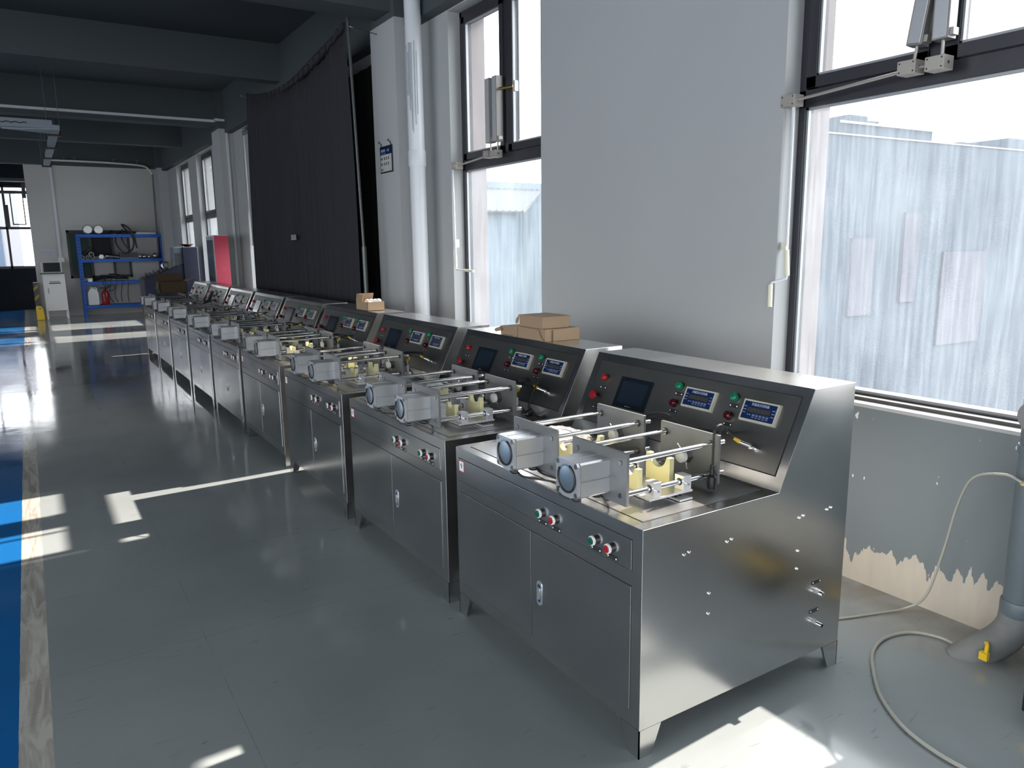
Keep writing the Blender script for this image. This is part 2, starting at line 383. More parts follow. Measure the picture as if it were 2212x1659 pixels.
def gearbox(mb, y, z, x=1.80):
    mb.m(0).box(x-.045, y-.04, z-.028, x+.03, y+.04, z+.028); mb.m(1)
    for a in (-.03, .03):
        for b in (-.018, .018): mb.cyl((x-.047, y+a, z+b), (x-.043, y+a, z+b), .004, n=8)
    mb.cyl((x-.01, y-.042, z), (x-.01, y-.038, z), .007, n=8)
OPB = mat('opener_metal', (.38, .36, .33), .4, .5, var=0)
OPD = mat('opener_profile', (.28, .27, .265), .45, .5, var=0); OPL = mat('opener_face', (.45, .47, .50), .4, .5, var=0)
SEAL = mat('dirty_sealant', (.05, .05, .05), .6, var=.8, ns=30, sc=(3, .6, 1))
def window(n, y0, y1, ym, extra=()):
    x0, x1 = 1.885, 1.955
    TR0, TR1 = 2.30, 2.385
    f = MB().box(x0, y0, SILL, x1, y0+.04, HEAD).box(x0, y1-.04, SILL, x1, y1, HEAD).box(x0, y0, HEAD-.045, x1, y1, HEAD).box(x0, y0, TR0, x1, y1, TR1)
    f.box(x0, y0, SILL, x1, y1, SILL+.028).box(x0, ym-.04, TR1, x1, ym+.04, HEAD)
    w = struct(f, 'window_%d' % n, FRAMEB, bevel=.003)
    bd = MB()
    def ring(mb, a, b, c, d, t, xa, xb):
        mb.box(xa, a, c, xb, a+t, d).box(xa, b-t, c, xb, b, d).box(xa, a, c, xb, b, c+t).box(xa, a, d-t, xb, b, d)
    ring(bd, y0+.04, y1-.04, SILL+.028, TR0, .012, x0+.012, x0+.03)
    bd.out('glazing_bead', BEAD, w)
    MB().box(1.835, y0, SILL+.003, 1.886, y1, SILL+.020).out('sill_sealant', SEAL, w)
    MB().box(x0+.03, y0+.05, SILL+.03, x0+.036, y1-.05, TR0).out('pane', GLASSD, w)
    ms = sorted((ym,)+tuple(extra)); ed = [y0+.01]+ms+[y1-.01]
    for yx in extra: MB().box(x0, yx-.04, TR1, x1, yx+.04, HEAD).out('mullion', FRAMEB, w)
    for a, b in [(ed[i]+.035, ed[i+1]-.035) for i in range(len(ed)-1)]:
        s = MB(); ring(s, a, b, TR1+.003, HEAD-.05, .055, x0-.012, x1-.01); s.m(1); ring(s, a+.055, b-.055, TR1+.058, HEAD-.105, .012, x0-.004, x0+.02)
        so = s.out('sash', [FRAMEB, BEAD], w, bevel=.002)
        MB().box(x0+.02, a+.06, TR1+.06, x0+.026, b-.06, HEAD-.108).out('pane', GLASSC, so)
    OW = MT['outer_reveal'] if 'outer_reveal' in MT else mat('outer_reveal', (.21, .195, .20), .8, var=.05)
    if n < 3: MB().box(x1+.002, y0, SILL, 2.13, y0+.006, HEAD).box(x1+.002, y1-.006, SILL, 2.13, y1, HEAD).box(x1+.002, y0, HEAD-.006, 2.13, y1, HEAD).box(x1+.002, y0, SILL, 2.13, y1, SILL+.006).out('outer_reveal', OW, w)
    return w
w1 = window(1, *WIN[0], .28, (-.47,)); w2 = window(2, *WIN[1], 3.745); window(3, *WIN[2], 11.2); window(4, *WIN[3], 14.9); window(5, *WIN[4], 17.4)
# window openers on window 1 : gearboxes, drive rod, chain boxes, crank
def opener(w, ya, yb, yc, zg, tilt, ztop):
    g = MB(); gearbox(g, yc, zg); gearbox(g, ya, zg+.04); gearbox(g, yb, zg+.035); g.out('gearbox', [OPB, DARK], w, bevel=.002)
    MB().cyl((1.79, yc, zg), (1.79, ya, zg+.035), .007, n=10).cyl((1.79, ya, zg+.04), (1.79, yb, zg+.035), .006, n=10).out('drive_rod', OPB, w)
    for y, t in ((ya, tilt), (yb, 0)):
        b = MB(); b.T = Matrix.Translation((1.81, y, zg+.06)) @ Matrix.Rotation(t, 4, 'X') @ Matrix.Rotation(t*.6, 4, 'Y')
        b.m(1).box(-.03, -.035, .07, .03, .035, ztop).m(2).box(-.034, -.028, .075, -.03, .028, ztop-.005).m(0).cyl((0, 0, -.01), (0, 0, .08), .007, n=10).box(-.02, -.05, .08, .02, -.03, .11)
        b.out('opener_box', [OPB, OPD, OPL], w, bevel=.002)
opener(w1, .34, .22, .94, 2.325, .10, .85)
opener(w2, 3.88, 3.77, 4.43, 2.335, 0, .57)
HANDLE = mat('ivory_grip', (.62, .62, .50), .5, var=0)
MB().cyl((1.80, .935, 2.30), (1.79, .925, 1.62), .008, n=10).m(1).cyl((1.79, .925, 1.60), (1.79, .915, 1.47), .013, n=12).m(0).tube([(1.79, .915, 1.47), (1.785, .915, 1.455), (1.74, .965, 1.435), (1.735, .97, 1.42)], .007).m(1).cyl((1.735, .97, 1.425), (1.735, .968, 1.31), .012, n=12).m(1).box(1.79, .93, 1.60, 1.81, .96, 1.64).out('crank_handle', [PIPEW, HANDLE], w1)
MB().cyl((1.74, 4.42, 2.30), (1.70, 4.33, 1.56), .008, n=10).m(1).cyl((1.70, 4.33, 1.56), (1.70, 4.33, 1.46), .013, n=12).m(0).tube([(1.70, 4.33, 1.46), (1.70, 4.32, 1.44), (1.69, 4.13, 1.435)], .007).m(1).cyl((1.69, 4.15, 1.435), (1.69, 4.0, 1.43), .011, n=12).box(1.77, 4.44, 1.63, 1.80, 4.47, 1.70).out('crank_handle', [PIPEW, HANDLE], w2)
c_ = MB().m(1).cyl((1.80, 3.72, 2.86), (1.84, 3.58, 2.86), .012, n=10).m(0).box(1.84, 3.555, 2.82, 1.88, 3.575, 2.90).box(1.878, 3.55, 2.46, 1.884, 3.58, 3.5); c_.out('chain_bracket', [OPL, MT['brass_fitting'] if 'brass_fitting' in MT else mat('brass_fitting', (.5, .36, .12), .3, 1, var=0)], w2)

# outside: hazy building masses and ground
struct(MB().box(2.2, -60, -9, 160, 140, -8.8), 'outside_ground', mat('outside_paving', (.12, .12, .12), .9, var=.1, ns=.3), smooth=False)
A = Vector((10.92, 7.40)); B = Vector((17.7, 7.06)); dv = (B-A).normalized(); nv = Vector((-dv.y, dv.x))
if nv.y < 0: nv = -nv
def quad(p, q, w): return [tuple(p), tuple(q), tuple(q+nv*w), tuple(p+nv*w)]
b0 = A+dv*22
mb = MB().prism(quad(A-dv*.1, b0, 8), 'z', -8.8, 3.60)
mb.prism(quad(A+dv*.5+nv*.05, A+dv*3.4+nv*.05, 4), 'z', 3.6, 3.83).prism(quad(A+dv*.8+nv*.06, A+dv*1.35+nv*.06, 2), 'z', 3.8, 3.97).prism(quad(A+dv*.6+nv*.07, A+dv*1.7+nv*.07, 2), 'z', 3.8, 3.90)
mb.prism(quad(A+dv*4.8+nv*.3, A+dv*5.2+nv*.3, 2), 'z', 3.6, 3.72).prism(quad(A+dv*6.3+nv*.1, A+dv*9+nv*.1, 3), 'z', 3.6, 3.86)
ob = struct(mb, 'neighbour_building', FACADE, smooth=False)
MB().prism(quad(A-dv*.1-nv*.03, b0-nv*.03, .06), 'z', 3.585, 3.61).prism(quad(A+dv*.5-nv*.01, A+dv*3.4-nv*.01, .02), 'z', 3.80, 3.84).out('coping', mat('pale_coping', (.3, .3, .31), .7, var=0), ob)
mb = MB()
for k, (p, q, z0, z1) in enumerate(((1.0, 1.7, .2, 1.7), (2.6, 3.1, .4, 2.2), (4.0, 5.6, -.6, 1.4))): mb.prism(quad(A+dv*p-nv*.05, A+dv*q-nv*.05, .05), 'z', z0, z1)
mb.out('facade_panels', mat('pale_mauve_panel', (.070, .070, .088), .8, var=0), ob)
nb = struct(MB().box(-12, 33, -8.8, -1.6, 38, 3.9), 'neighbour_building', mat('white_facade', (.24, .24, .27), .8, var=.03), smooth=False)
for x in (-3.3, -5.6): MB().box(x, 32.95, .3, x+1.1, 33.0, 2.6).out('facade_window', mat('blue_window', (.07, .10, .15), .3, var=.1) if 'blue_window' not in MT else MT['blue_window'], nb)
struct(MB().box(-60, 24.9, -9, 2.2, 140, -8.8), 'outside_ground', MT['outside_paving'], smooth=False)
# shed with skylights seen through window 2
sh = MB().box(6, 22.3, -8.8, 13.9, 26, 2.86).box(6, 26, -8.8, 20, 30, 4.25).box(13.9, 24, -8.8, 18, 26, 3.3)
shed = struct(sh, 'neighbour_shed', mat('shed_wall', (.13, .165, .195), .8, var=.1, ns=1), smooth=False)
rz = lambda y: 2.88+(y-22)*1.09/4
sl = MB(); pts = [(6, 22), (14.05, 22), (14.9, 22.9), (17.6, 26), (6, 26)]
sl._add([(x, y, rz(y)) for x, y in pts]+[(x, y, rz(y)-.06) for x, y in pts], [(0, 1, 2, 3, 4), (9, 8, 7, 6, 5)]+[(i, 5+i, 5+(i+1) % 5, (i+1) % 5) for i in range(5)]).m(1)
for i in range(41):
    x = 6.1+i*.28; y0 = 22 if x < 14.05 else 22+(x-14.05)*1.12
    if y0 < 25.9: sl._add([(x, y0, rz(y0)), (x+.12, y0, rz(y0)), (x+.12, 26, rz(26)), (x, 26, rz(26)), (x+.06, y0, rz(y0)+.06), (x+.06, 26, rz(26)+.06)], [(0, 4, 5, 3), (4, 1, 2, 5), (0, 1, 4), (3, 5, 2), (0, 3, 2, 1)])
sl.box(6, 25.93, 3.95, 17.6, 26, 4.0)
sl.out('roof', [mat('roof_sheet', (.040, .052, .062), .6, var=.1), mat('roof_rib', (.085, .095, .10), .6, var=0)], shed)
mb = MB()
for i in range(3):
    x = 14.75+i*.98; mb._add([(x-.05, 26, 4.26), (x+.90, 26, 4.26), (x+.62, 26.3, 4.46), (x-.33, 26.3, 4.46), (x-.05, 26.6, 4.26), (x+.90, 26.6, 4.26)], [(0, 1, 2, 3), (0, 3, 4), (1, 5, 2), (3, 2, 5, 4)])
mb.out('skylight', mat('skylight_glazing', (.28, .30, .31), .3, var=0), shed)

# ---- conduits, pipes, ducts
def pipe(name, label, cat, pts, r, m, n=12, extra=None):
    mb = MB().tube(pts, r, n); o = mb.out(name, m); return tag(o, label, cat)
dp = thing('drain_pipe', 'tall white-painted drain pipe in the corner beside the concrete column', 'pipe', (1.565, 4.76, 0))
MB().lathe([(.072, 0), (.072, 4.33)], (0, 0, 0), n=24).out('pipe', PIPEW, dp)
MB().lathe([(.078, 0), (.080, .01), (.080, .12), (.076, .14)], (0, 0, 2.35), n=24).out('coupling', PIPEW, dp)
mb = MB(); random.seed(3)
for i in range(16):
    a = pi+random.uniform(-.9, 1.5); z1 = random.uniform(3.25, 3.4); z0 = z1-random.uniform(.15, .75); x, y = cos(a)*.0725, sin(a)*.0725
    mb.tube([(x, y, z1), (x*1.003, y+.002, (z0+z1)/2), (x, y, z0)], random.uniform(.0025, .006), 6)
mb.out('paint_drips', mat('drip_grey', (.34, .37, .40), .3, var=0), dp)
# grey drain pipe at the right edge
gp = thing('drain_pipe', 'grey drain pipe with a floor elbow below the big window', 'pipe', (1.645, -.362, 0))
MB().lathe([(.058, .17), (.058, .93)], (0, 0, 0), n=24).out('pipe', PIPEG, gp)
MB().lathe([(.064, 0), (.066, .01), (.066, .05), (.062, .06)], (0, 0, .19), n=24).out('collar', PIPEG, gp)
MB().lathe([(.062, 0), (.064, .01), (.064, .03), (.061, .035)], (0, 0, .84), n=24).out('collar', PIPEG, gp)
MB().tube(smooth_path([(0, 0, .20), (-.005, .01, .13), (-.04, .04, .07), (-.10, .10, .01), (-.14, .14, -.04)]), [.064]*25, 20).out('elbow', mat('muddy_pipe', (.16, .17, .17), .7, var=.3, ns=10), gp)
MB().lathe([(.058, -.02), (.062, 0), (.062, .02), (.055, .03), (.04, .032)], (-.035, 0, .99), 'x', 24).lathe([(.058, .93), (.06, 1.05)], (0, 0, 0)).out('inspection_cap', mat('pipe_cap', (.16, .16, .165), .4, var=0), gp)
t = MB().tube(smooth_path([(-.16, .03, .05), (-.13, .04, .08), (-.10, .06, .07), (-.08, .03, .06)]), .008, 6).box(-.17, .02, .03, -.15, .05, .06).box(-.10, .04, .04, -.085, .08, .07)
t.out('yellow_tie', YELLOW, gp)
MB().lathe([(.010, 0), (.010, .03), (.014, .03), (.014, .045)], (-.085, 0, .74), 'x', 12).out('hose_fitting', mat('brass_fitting', (.5, .36, .12), .3, 1, var=0), gp)
pipe('clear_hose', 'clear plastic hose hanging from the pipe fitting and looping across the floor', 'hose',
     smooth_path([(1.555, -.362, .745), (1.57, -.29, .755), (1.62, -.16, .70), (1.68, -.08, .55), (1.70, -.03, .32), (1.69, .02, .10), (1.66, .09, .02), (1.55, .14, .008), (1.40, .19, .008), (1.25, .25, .008), (1.12, .32, .008)]), .0052, HOSE)
pipe('clear_hose', 'clear plastic hose coiling over the bare floor in front of the elbow', 'hose',
     smooth_path([(1.50, -.27, .02), (1.54, -.20, .01), (1.55, -.12, .009), (1.49, -.03, .009), (1.36, .0, .009), (1.22, -.035, .009), (1.09, -.12, .009), (.96, -.23, .009), (.86, -.37, .009), (.82, -.5, .009), (.815, -.62, .009), (.82, -.8, .009)]), .0068, HOSE)
tag(MB().box(1.30, -.75, 0, 1.42, -.545, .20).m(1).box(1.298, -.752, .12, 1.422, -.543, .16).out('floor_stand', [BLACK, YELLOW], bevel=.004), 'black stand foot with a yellow band at the right edge of the picture', 'stand')
tag(MB().ball((0, 0, .008), .016, (1.1, 1, .5)).ball((.02, .01, .006), .01, (1, 1, .6)).out('debris_scrap', mat('rust_scrap', (.16, .06, .05), .8, var=.2), loc=(.10, -.165, 0)), 'tiny brown scrap on the floor in front of the nearest machine', 'scrap')

# conduit along the third beam, down column 2
cn = thing('wall_conduit', 'pale conduit running along the ceiling beam and down the second column', 'conduit', (0, 0, 0))
MB().box(-6, 12.735, 3.82, 1.50, 12.775, 3.86).box(1.50, 12.55, 3.82, 1.535, 12.775, 3.86).out('horizontal_run', PIPEW, cn)
MB().box(1.50, 12.56, 3.82, 1.69, 12.60, 3.855).box(1.655, 12.56, .3, 1.69, 12.60, 3.84).out('vertical_run', PIPEW, cn)
cn = thing('wall_conduit', 'cream conduit clipped across the top of the far wall', 'conduit', (0, 0, 0))
MB().tube(smooth_path([(-.76, 20.7, 3.86), (.5, 20.7, 3.85), (1.28, 20.7, 3.81), (1.45, 20.7, 3.72), (1.53, 20.7, 3.60)], 5), .024, 8).out('pipe', mat('cream_pvc', (.66, .66, .56), .5, var=0), cn)
MB().tube([(1.53, 20.7, 3.62), (1.50, 20.7, 2.0), (1.47, 20.7, .5)], .022, 8).out('drop_pipe', mat('dark_pvc', (.16, .17, .17), .5, var=0), cn)
for x in (-.45, -.22, .65, 1.2): MB().box(x-.01, 20.69, 3.87, x+.01, 20.75, 3.94).box(x-.035, 20.69, 3.93, x+.035, 20.75, 3.945).out('clip', PIPEG, cn)
cn = thing('wall_conduit', 'narrow white trunking dropping down the far wall to a socket box', 'conduit', (0, 0, 0))
MB().box(-.79, 20.96, 1.47, -.73, 21.0, 3.75).out('trunking', PIPEW, cn)
MB().box(-.82, 20.94, 1.37, -.69, 21.0, 1.48).out('socket_box', WHITEP, cn)
# suspended cable duct
DU = mat('duct_grey', (.24, .28, .32), .5, var=.06)
cd = thing('cable_duct', 'suspended grey cable duct with black clamps running towards the far wall', 'duct', (0, 0, 0))
MB().box(-6, 10.95, 3.31, -1.0, 11.12, 3.42).prism([(-1.6, 11.12), (-1.0, 10.95), (-.915, 10.95), (-.915, 11.4), (-1.02, 11.4)], 'z', 3.295, 3.36).out('cross_duct', DU, cd)
MB().box(-1.02, 11.3, 3.30, -.915, 16.45, 3.36).out('long_duct', DU, cd)
for y in (11.45, 13.1, 14.7, 16.2): MB().box(-1.05, y, 3.275, -.885, y+.07, 3.38).out('clamp', BLACK, cd)
for y in (11.45, 13.1, 14.7, 16.2): MB().cyl((-1.045, y+.035, 3.37), (-1.045, y+.035, 4.32), .004, n=6).cyl((-.89, y+.035, 3.37), (-.89, y+.035, 4.32), .004, n=6).out('hanger_rod', PIPEG, cd)
MB().tube([(-1.75+i*.03, 10.94, 3.365+.010*sin(i*1.9)) for i in range(16)], .005, 5).out('cable', BLACK, cd)

# ================================================================ MACHINES
D1, D2, DD, H, DESKZ, MW = .63, .796, 1.03, 1.129, .78, 1.203
tn = Vector((D2-D1, 0, H-DESKZ)); tn.normalize(); nn = Vector((-tn.z, 0, tn.x))
PAN = Matrix(((0, tn.x, nn.x, D1), (-1, 0, 0, 0), (0, tn.z, nn.z, DESKZ), (0, 0, 0, 1)))   # local (right, up, out) on the sloped panel
FRT = Matrix(((0, 0, -1, 0), (-1, 0, 0, 0), (0, 1, 0, 0), (0, 0, 0, 1)))                   # same for the front face
SID = Matrix(((1, 0, 0, 0), (0, 0, -1, 0), (0, 1, 0, 0), (0, 0, 0, 1)))                    # near side face: right = +x
def nameplate(T, u, v, par, w=.042, n=5, h=.0135):
    mb = MB(); mb.T = T; mb.box(u-w/2, v-h/2, 0, u+w/2, v+h/2, .002).m(1)
    for s in (-1, 1): mb.cyl((u+s*(w/2-.005), v, .002), (u+s*(w/2-.005), v, .0035), .0032, n=8)
    random.seed(int(abs(u*997+v*131)))
    for i in range(n):
        x = u-(n-1)*.0022+i*.0044
        mb.m(2).box(x-.0016, v+.0022, .0018, x+.0016, v+.003, .0023).box(x-.0004, v-.003, .0018, x+.0004, v+.003, .0023).box(x-.0016, v-.001, .0018, x+.0016, v-.0003, .0023)
    return mb.out('nameplate', [BLACK, WHITEP, SEG], par)
def lamp(T, u, v, m, par, name, r=.0155, h=.018, dome=0):
    mb = MB(); mb.T = T
    mb.m(1).lathe([(r+.001, .0), (r+.001, .004)], (u, v, 0)).m(0).lathe([(r, .004), (r, h-.003), (r-.002, h), (r*.6, h+dome)], (u, v, 0))
    return mb.out(name, [m, BLACK], par)

def machine():
    root = thing('test_machine', 'x', 'test machine', (0, 0, 0), 'row of stainless steel test machines')
    # body
    prof = [(0, .10), (0, DESKZ), (D1, DESKZ), (D2, H), (DD, H), (DD, .10)]
    body = MB().prism(prof, 'y', 0, MW).out('body', STEEL, root, bevel=.0015)
    for sx in (0, 1):
        for sy in (0, 1):
            mb = MB(); X = 0 if sx == 0 else DD; Y = 0 if sy == 0 else MW; kx = 1 if sx == 0 else -1; ky = 1 if sy == 0 else -1
            def tr(a, b, c, d):   # trapezoid plates
                return a
            for w, axis in ((.095, 'x'), (.095, 'y')):
                if axis == 'x':
                    p = [(Y, .10), (Y+ky*w, .10), (Y+ky*.055, 0), (Y, 0)]; mb.prism(p, 'x', X, X+kx*.004)
                else:
                    p = [(X, .10), (X+kx*w, .10), (X+kx*.055, 0), (X, 0)]; mb.prism(p, 'y', Y, Y+ky*.004)
            mb.out('leg', STEEL, root)
    # desk plate
    MB().m(1).box(.046, .052, DESKZ, .604, MW-.047, DESKZ+.0006).m(0).box(.049, .055, DESKZ+.0004, .601, MW-.05, DESKZ+.002).out('desk_plate', [DESK, DARK], root)
    def flat(name, y0, z0, y1, z1, m, hinge=None):
        mb = MB().m(1).box(-.0006, y0-.003, z0-.003, .001, y1+.003, z1+.003).m(0).box(-.003, y0, z0, .001, y1, z1)
        return mb.out(name, [m, DARK], root, bevel=.0008)
    dr = flat('drawer_panel', .048, .634, 1.176, .733, STEEL2)
    for y, m in ((.539, GREEND), (.455, RED), (.227, GREEND), (.146, RED)):
        mb = MB(); mb.T = FRT
        mb.m(1).lathe([(.0165, .003), (.0165, .014)], (-y, .676, 0)).m(2).lathe([(.0165, .014), (.0165, .0205), (.0145, .0225)], (-y, .676, 0)).m(0).lathe([(.0130, .0215), (.0130, .0240), (.012, .0245)], (-y, .676, 0))
        mb.out('button', [m, BLACK, WHITEP], dr)
    for y, z in ((.529, .643), (.445, .643), (.219, .647), (.137, .647)):
        nameplate(FRT @ Matrix.Translation((0, 0, .003)), -y, z, dr, .05)
    d1 = flat('door', .048, .155, .610, .580, STEEL2); d2 = flat('door', .614, .155, 1.176, .580, STEEL2)
    # door handle (oval flush lock)
    mb = MB(); mb.T = FRT
    def oval(w, h, a, b, m):
        pts = [(w*cos(t)-.556, (h if sin(t) > 0 else -h)+w*sin(t)+.354) for t in [i*pi/8+.001 for i in range(16)]]
        mb.m(m).prism([(p[0], p[1]) for p in pts], 'z', a, b)
    oval(.0165, .032, .003, .0055, 0); oval(.010, .026, .0055, .0062, 2); oval(.0085, .016, .006, .010, 0)
    mb.m(2).cyl((-.556, .328, .0055), (-.556, .328, .0068), .006, n=12)
    mb.out('handle', [ALU, BLACK, mat('lock_blue', (.01, .04, .12), .3, var=0) if 'lock_blue' not in MT else MT['lock_blue']], d1)
    # sloped control panel
    cp = MB(); cp.T = PAN
    cp.m(1).box(-1.160, .050, 0, -.036, .352, .0006).m(0).box(-1.156, .054, 0, -.040, .348, .0025)
    cp = cp.out('control_panel', [STEELP, DARK], root)
    P2 = PAN @ Matrix.Translation((0, 0, .0025))
    lamp(P2, -1.083, .268, RED, cp, 'indicator_lamp', .0155, .020, .003)
    nameplate(P2, -1.077, .220, cp)
    mb = MB(); mb.T = P2
    mb.m(1).lathe([(.014, 0), (.014, .016)], (-1.102, .173, 0)).m(0).lathe([(.012, .016), (.020, .020), (.0205, .028), (.018, .032), (.008, .033)], (-1.102, .173, 0))
    mb.out('emergency_stop_button', [RED, BLACK], cp)
    nameplate(P2, -1.080, .121, cp)
    # touch screen
    mb = MB(); mb.T = P2
    mb.box(-.973, .149, 0, -.767, .290, .007).m(1).box(-.952, .172, .007, -.788, .272, .0073).m(2).box(-.885, .158, .007, -.855, .1595, .0073)
    mb.prism([(-.888, .156), (-.883, .156), (-.883, .1575), (-.8865, .1575), (-.8865, .161), (-.888, .161)], 'z', .007, .0073)
    mb.out('touch_screen', [SCREEN, SCREEN2, mat('grey_print', (.35, .36, .36), .5, var=0) if 'grey_print' not in MT else MT['grey_print']], cp, bevel=.0015)
    for yc, yl, vr in ((.486, .611, .0), (.184, .318, .0)):
        lamp(P2, -yl, .299, GREEN, cp, 'indicator_lamp', .0155, .020, .002)
        nameplate(P2, -(yl-.005), .266, cp)
        lamp(P2, -yl, .223, DRED, cp, 'buzzer_lamp', .0165, .022, .004)
        nameplate(P2, -(yl-.005), .191, cp, n=3)
        mb = MB(); mb.T = P2 @ Matrix.Translation((-yc, .261, 0))
        mb.m(0).prism([(-.082, -.042), (.082, -.042), (.082, .042), (-.082, .042)], 'z', 0, .010).prism([(-.080, -.040), (.080, -.040), (.080, .040), (-.080, .040)], 'z', .010, .014)
        mb.m(1).box(-.073, -.034, .0139, .073, .034, .0146)
        mb.m(2).box(-.052, -.008, .0145, .052, .014, .0150)
        mb.m(3).text('称重显示控制器', .0115, (0, .0235, .0147), bold=.0002)
        mb.m(4)
        for i in range(6):
            x = -.043+i*.017
            for (ax, ay, bx, by) in ((-.005, .009, .005, .0105), (-.005, .0022, .005, .0037), (-.005, -.0046, .005, -.0031), (-.0065, .0035, -.005, .0095), (.005, .0035, .0065, .0095), (-.0065, -.0038, -.005, .0025), (.005, -.0038, .0065, .0025)):
                k = .12; mb._add([(x+ax+k*ay, ay, .0151), (x+bx+k*ay, ay, .0151), (x+bx+k*by, by, .0151), (x+ax+k*by, by, .0151)], [(0, 1, 2, 3)])
            mb.box(x+.0075, -.0048, .015, x+.009, -.0033, .0151)
        mb.m(3)
        for i in range(5):
            x = -.018+i*.0155; t = .0005
            for (ax, ay, bx, by) in ((-.005, -.012, .005, -.0125), (-.005, -.0215, .005, -.022), (-.005, -.022, -.0045, -.012), (.0045, -.022, .005, -.012), (-.005, -.027, .0045, -.0255), (-.003, -.0185, .003, -.0155)):
                mb.box(x+ax, min(ay, by), .0146, x+bx, max(ay, by), .0149)
        for s in (-1, 1):
            for j in range(3):
                for k in range(2): mb.box(s*.064-.006+k*.007, .012-j*.012, .0146, s*.064-.001+k*.007, .0145-j*.012, .0149)
        mb.box(-.047, -.018, .0146, -.042, -.015, .0149).box(-.037, -.018, .0146, -.032, -.015, .0149)
        mb.out('weighing_display', [CREAM, BLUEF, BLACK, INK, SEG], cp, bevel=.0008)
    # chrome socket for the sensor cable
    mb = MB(); mb.T = P2 @ Matrix.Translation((-.155, .128, 0))
    mb.lathe([(.013, 0), (.013, .010)], (0, 0, 0), n=6).lathe([(.009, .010), (.009, .020), (.011, .021), (.011, .030), (.007, .031)], (0, 0, 0)).out('socket', CHROME, cp)
    # small studs, spouts and plates on the near side
    for k, (x, z) in enumerate(((.928, .667), (.769, .668), (.396, .663), (.199, .664), (.749, .538), (.750, .469), (.297, .496), (.297, .424))):
        mb = MB(); mb.T = SID
        mb.lathe([(.004, 0), (.0045, .004), (.003, .006)], (x, z, 0), n=10)
        if k < 4: mb.lathe([(.004, 0), (.0045, .004), (.003, .006)], (x-.022, z-.004, 0), n=10)
        mb.out('rivet', CHROME, body)
    nameplate(SID, .868, .389, body, .05); nameplate(SID, .865, .274, body, .05)
    mb = MB(); mb.T = SID; mb.lathe([(.014, 0), (.014, .012)], (.881, .342, 0), n=6).lathe([(.011, .012), (.011, .026), (.007, .027)], (.881, .342, 0)); mb.out('air_port', CHROME, body)
    mb = MB(); mb.T = SID; mb.lathe([(.013, 0), (.013, .010)], (.879, .220, 0), n=6).lathe([(.009, .010), (.009, .030)], (.879, .220, 0)).m(1).lathe([(.007, .030), (.007, .0305)], (.879, .22, 0)); mb.out('air_port', [CHROME, BLACK], body)
    return root
MY = [0, 1.306, 2.637, 3.968, 5.261, 6.56, 7.878, 9.2, 10.5]
LB = ['large stainless steel test machine nearest the camera with its whole side panel showing',
      'stainless steel test machine second from the camera, flat cardboard mailers on its console',
      'stainless steel test machine third from the camera, console top bare and sunlit',
      'stainless steel test machine with the small open cardboard box on its console',
      'fifth stainless test machine, just beyond the one with the small open box',
      'sixth stainless test machine, in front of the near part of the curtain',
      'seventh stainless test machine, in front of the middle of the curtain',
      'stainless test machine second from the far end, with a pale control panel',
      'stainless test machine last in the row, brown box on its desk']
m0 = machine(); m0['label'] = LB[0]
MACH = [m0]+[dup(m0, (0, y, 0), l) for y, l in list(zip(MY, LB))[1:]]
# far two machines: control panels in pale grey
for r in MACH[7:]:
    for ch in r.children:
        if ch.name.startswith('control_panel'):
            ch.data = ch.data.copy(); ch.data.materials[0] = mat('pale_panel', (.55, .55, .54), .5, .2, var=.05) if 'pale_panel' not in MT else MT['pale_panel']
            ch['label'] = 'pale grey control panel'
def sticker(r, digit):
    dr = [c for c in r.children if c.name.startswith('drawer_panel')][0]
    mb = MB(); mb.T = FRT @ Matrix.Translation((-1.148, .703, .003))
    mb.box(-.022, -.025, 0, .022, .025, .0006).m(1).box(-.018, -.021, .0006, .018, .021, .0009).m(2).text(digit, .032, (0, 0, .0009), bold=.0008)
    mb.out('number_sticker', [PAPERRED, WHITEPAPER, BLACK], dr)
for r, d in zip(MACH[:4], '9876'): sticker(r, d)

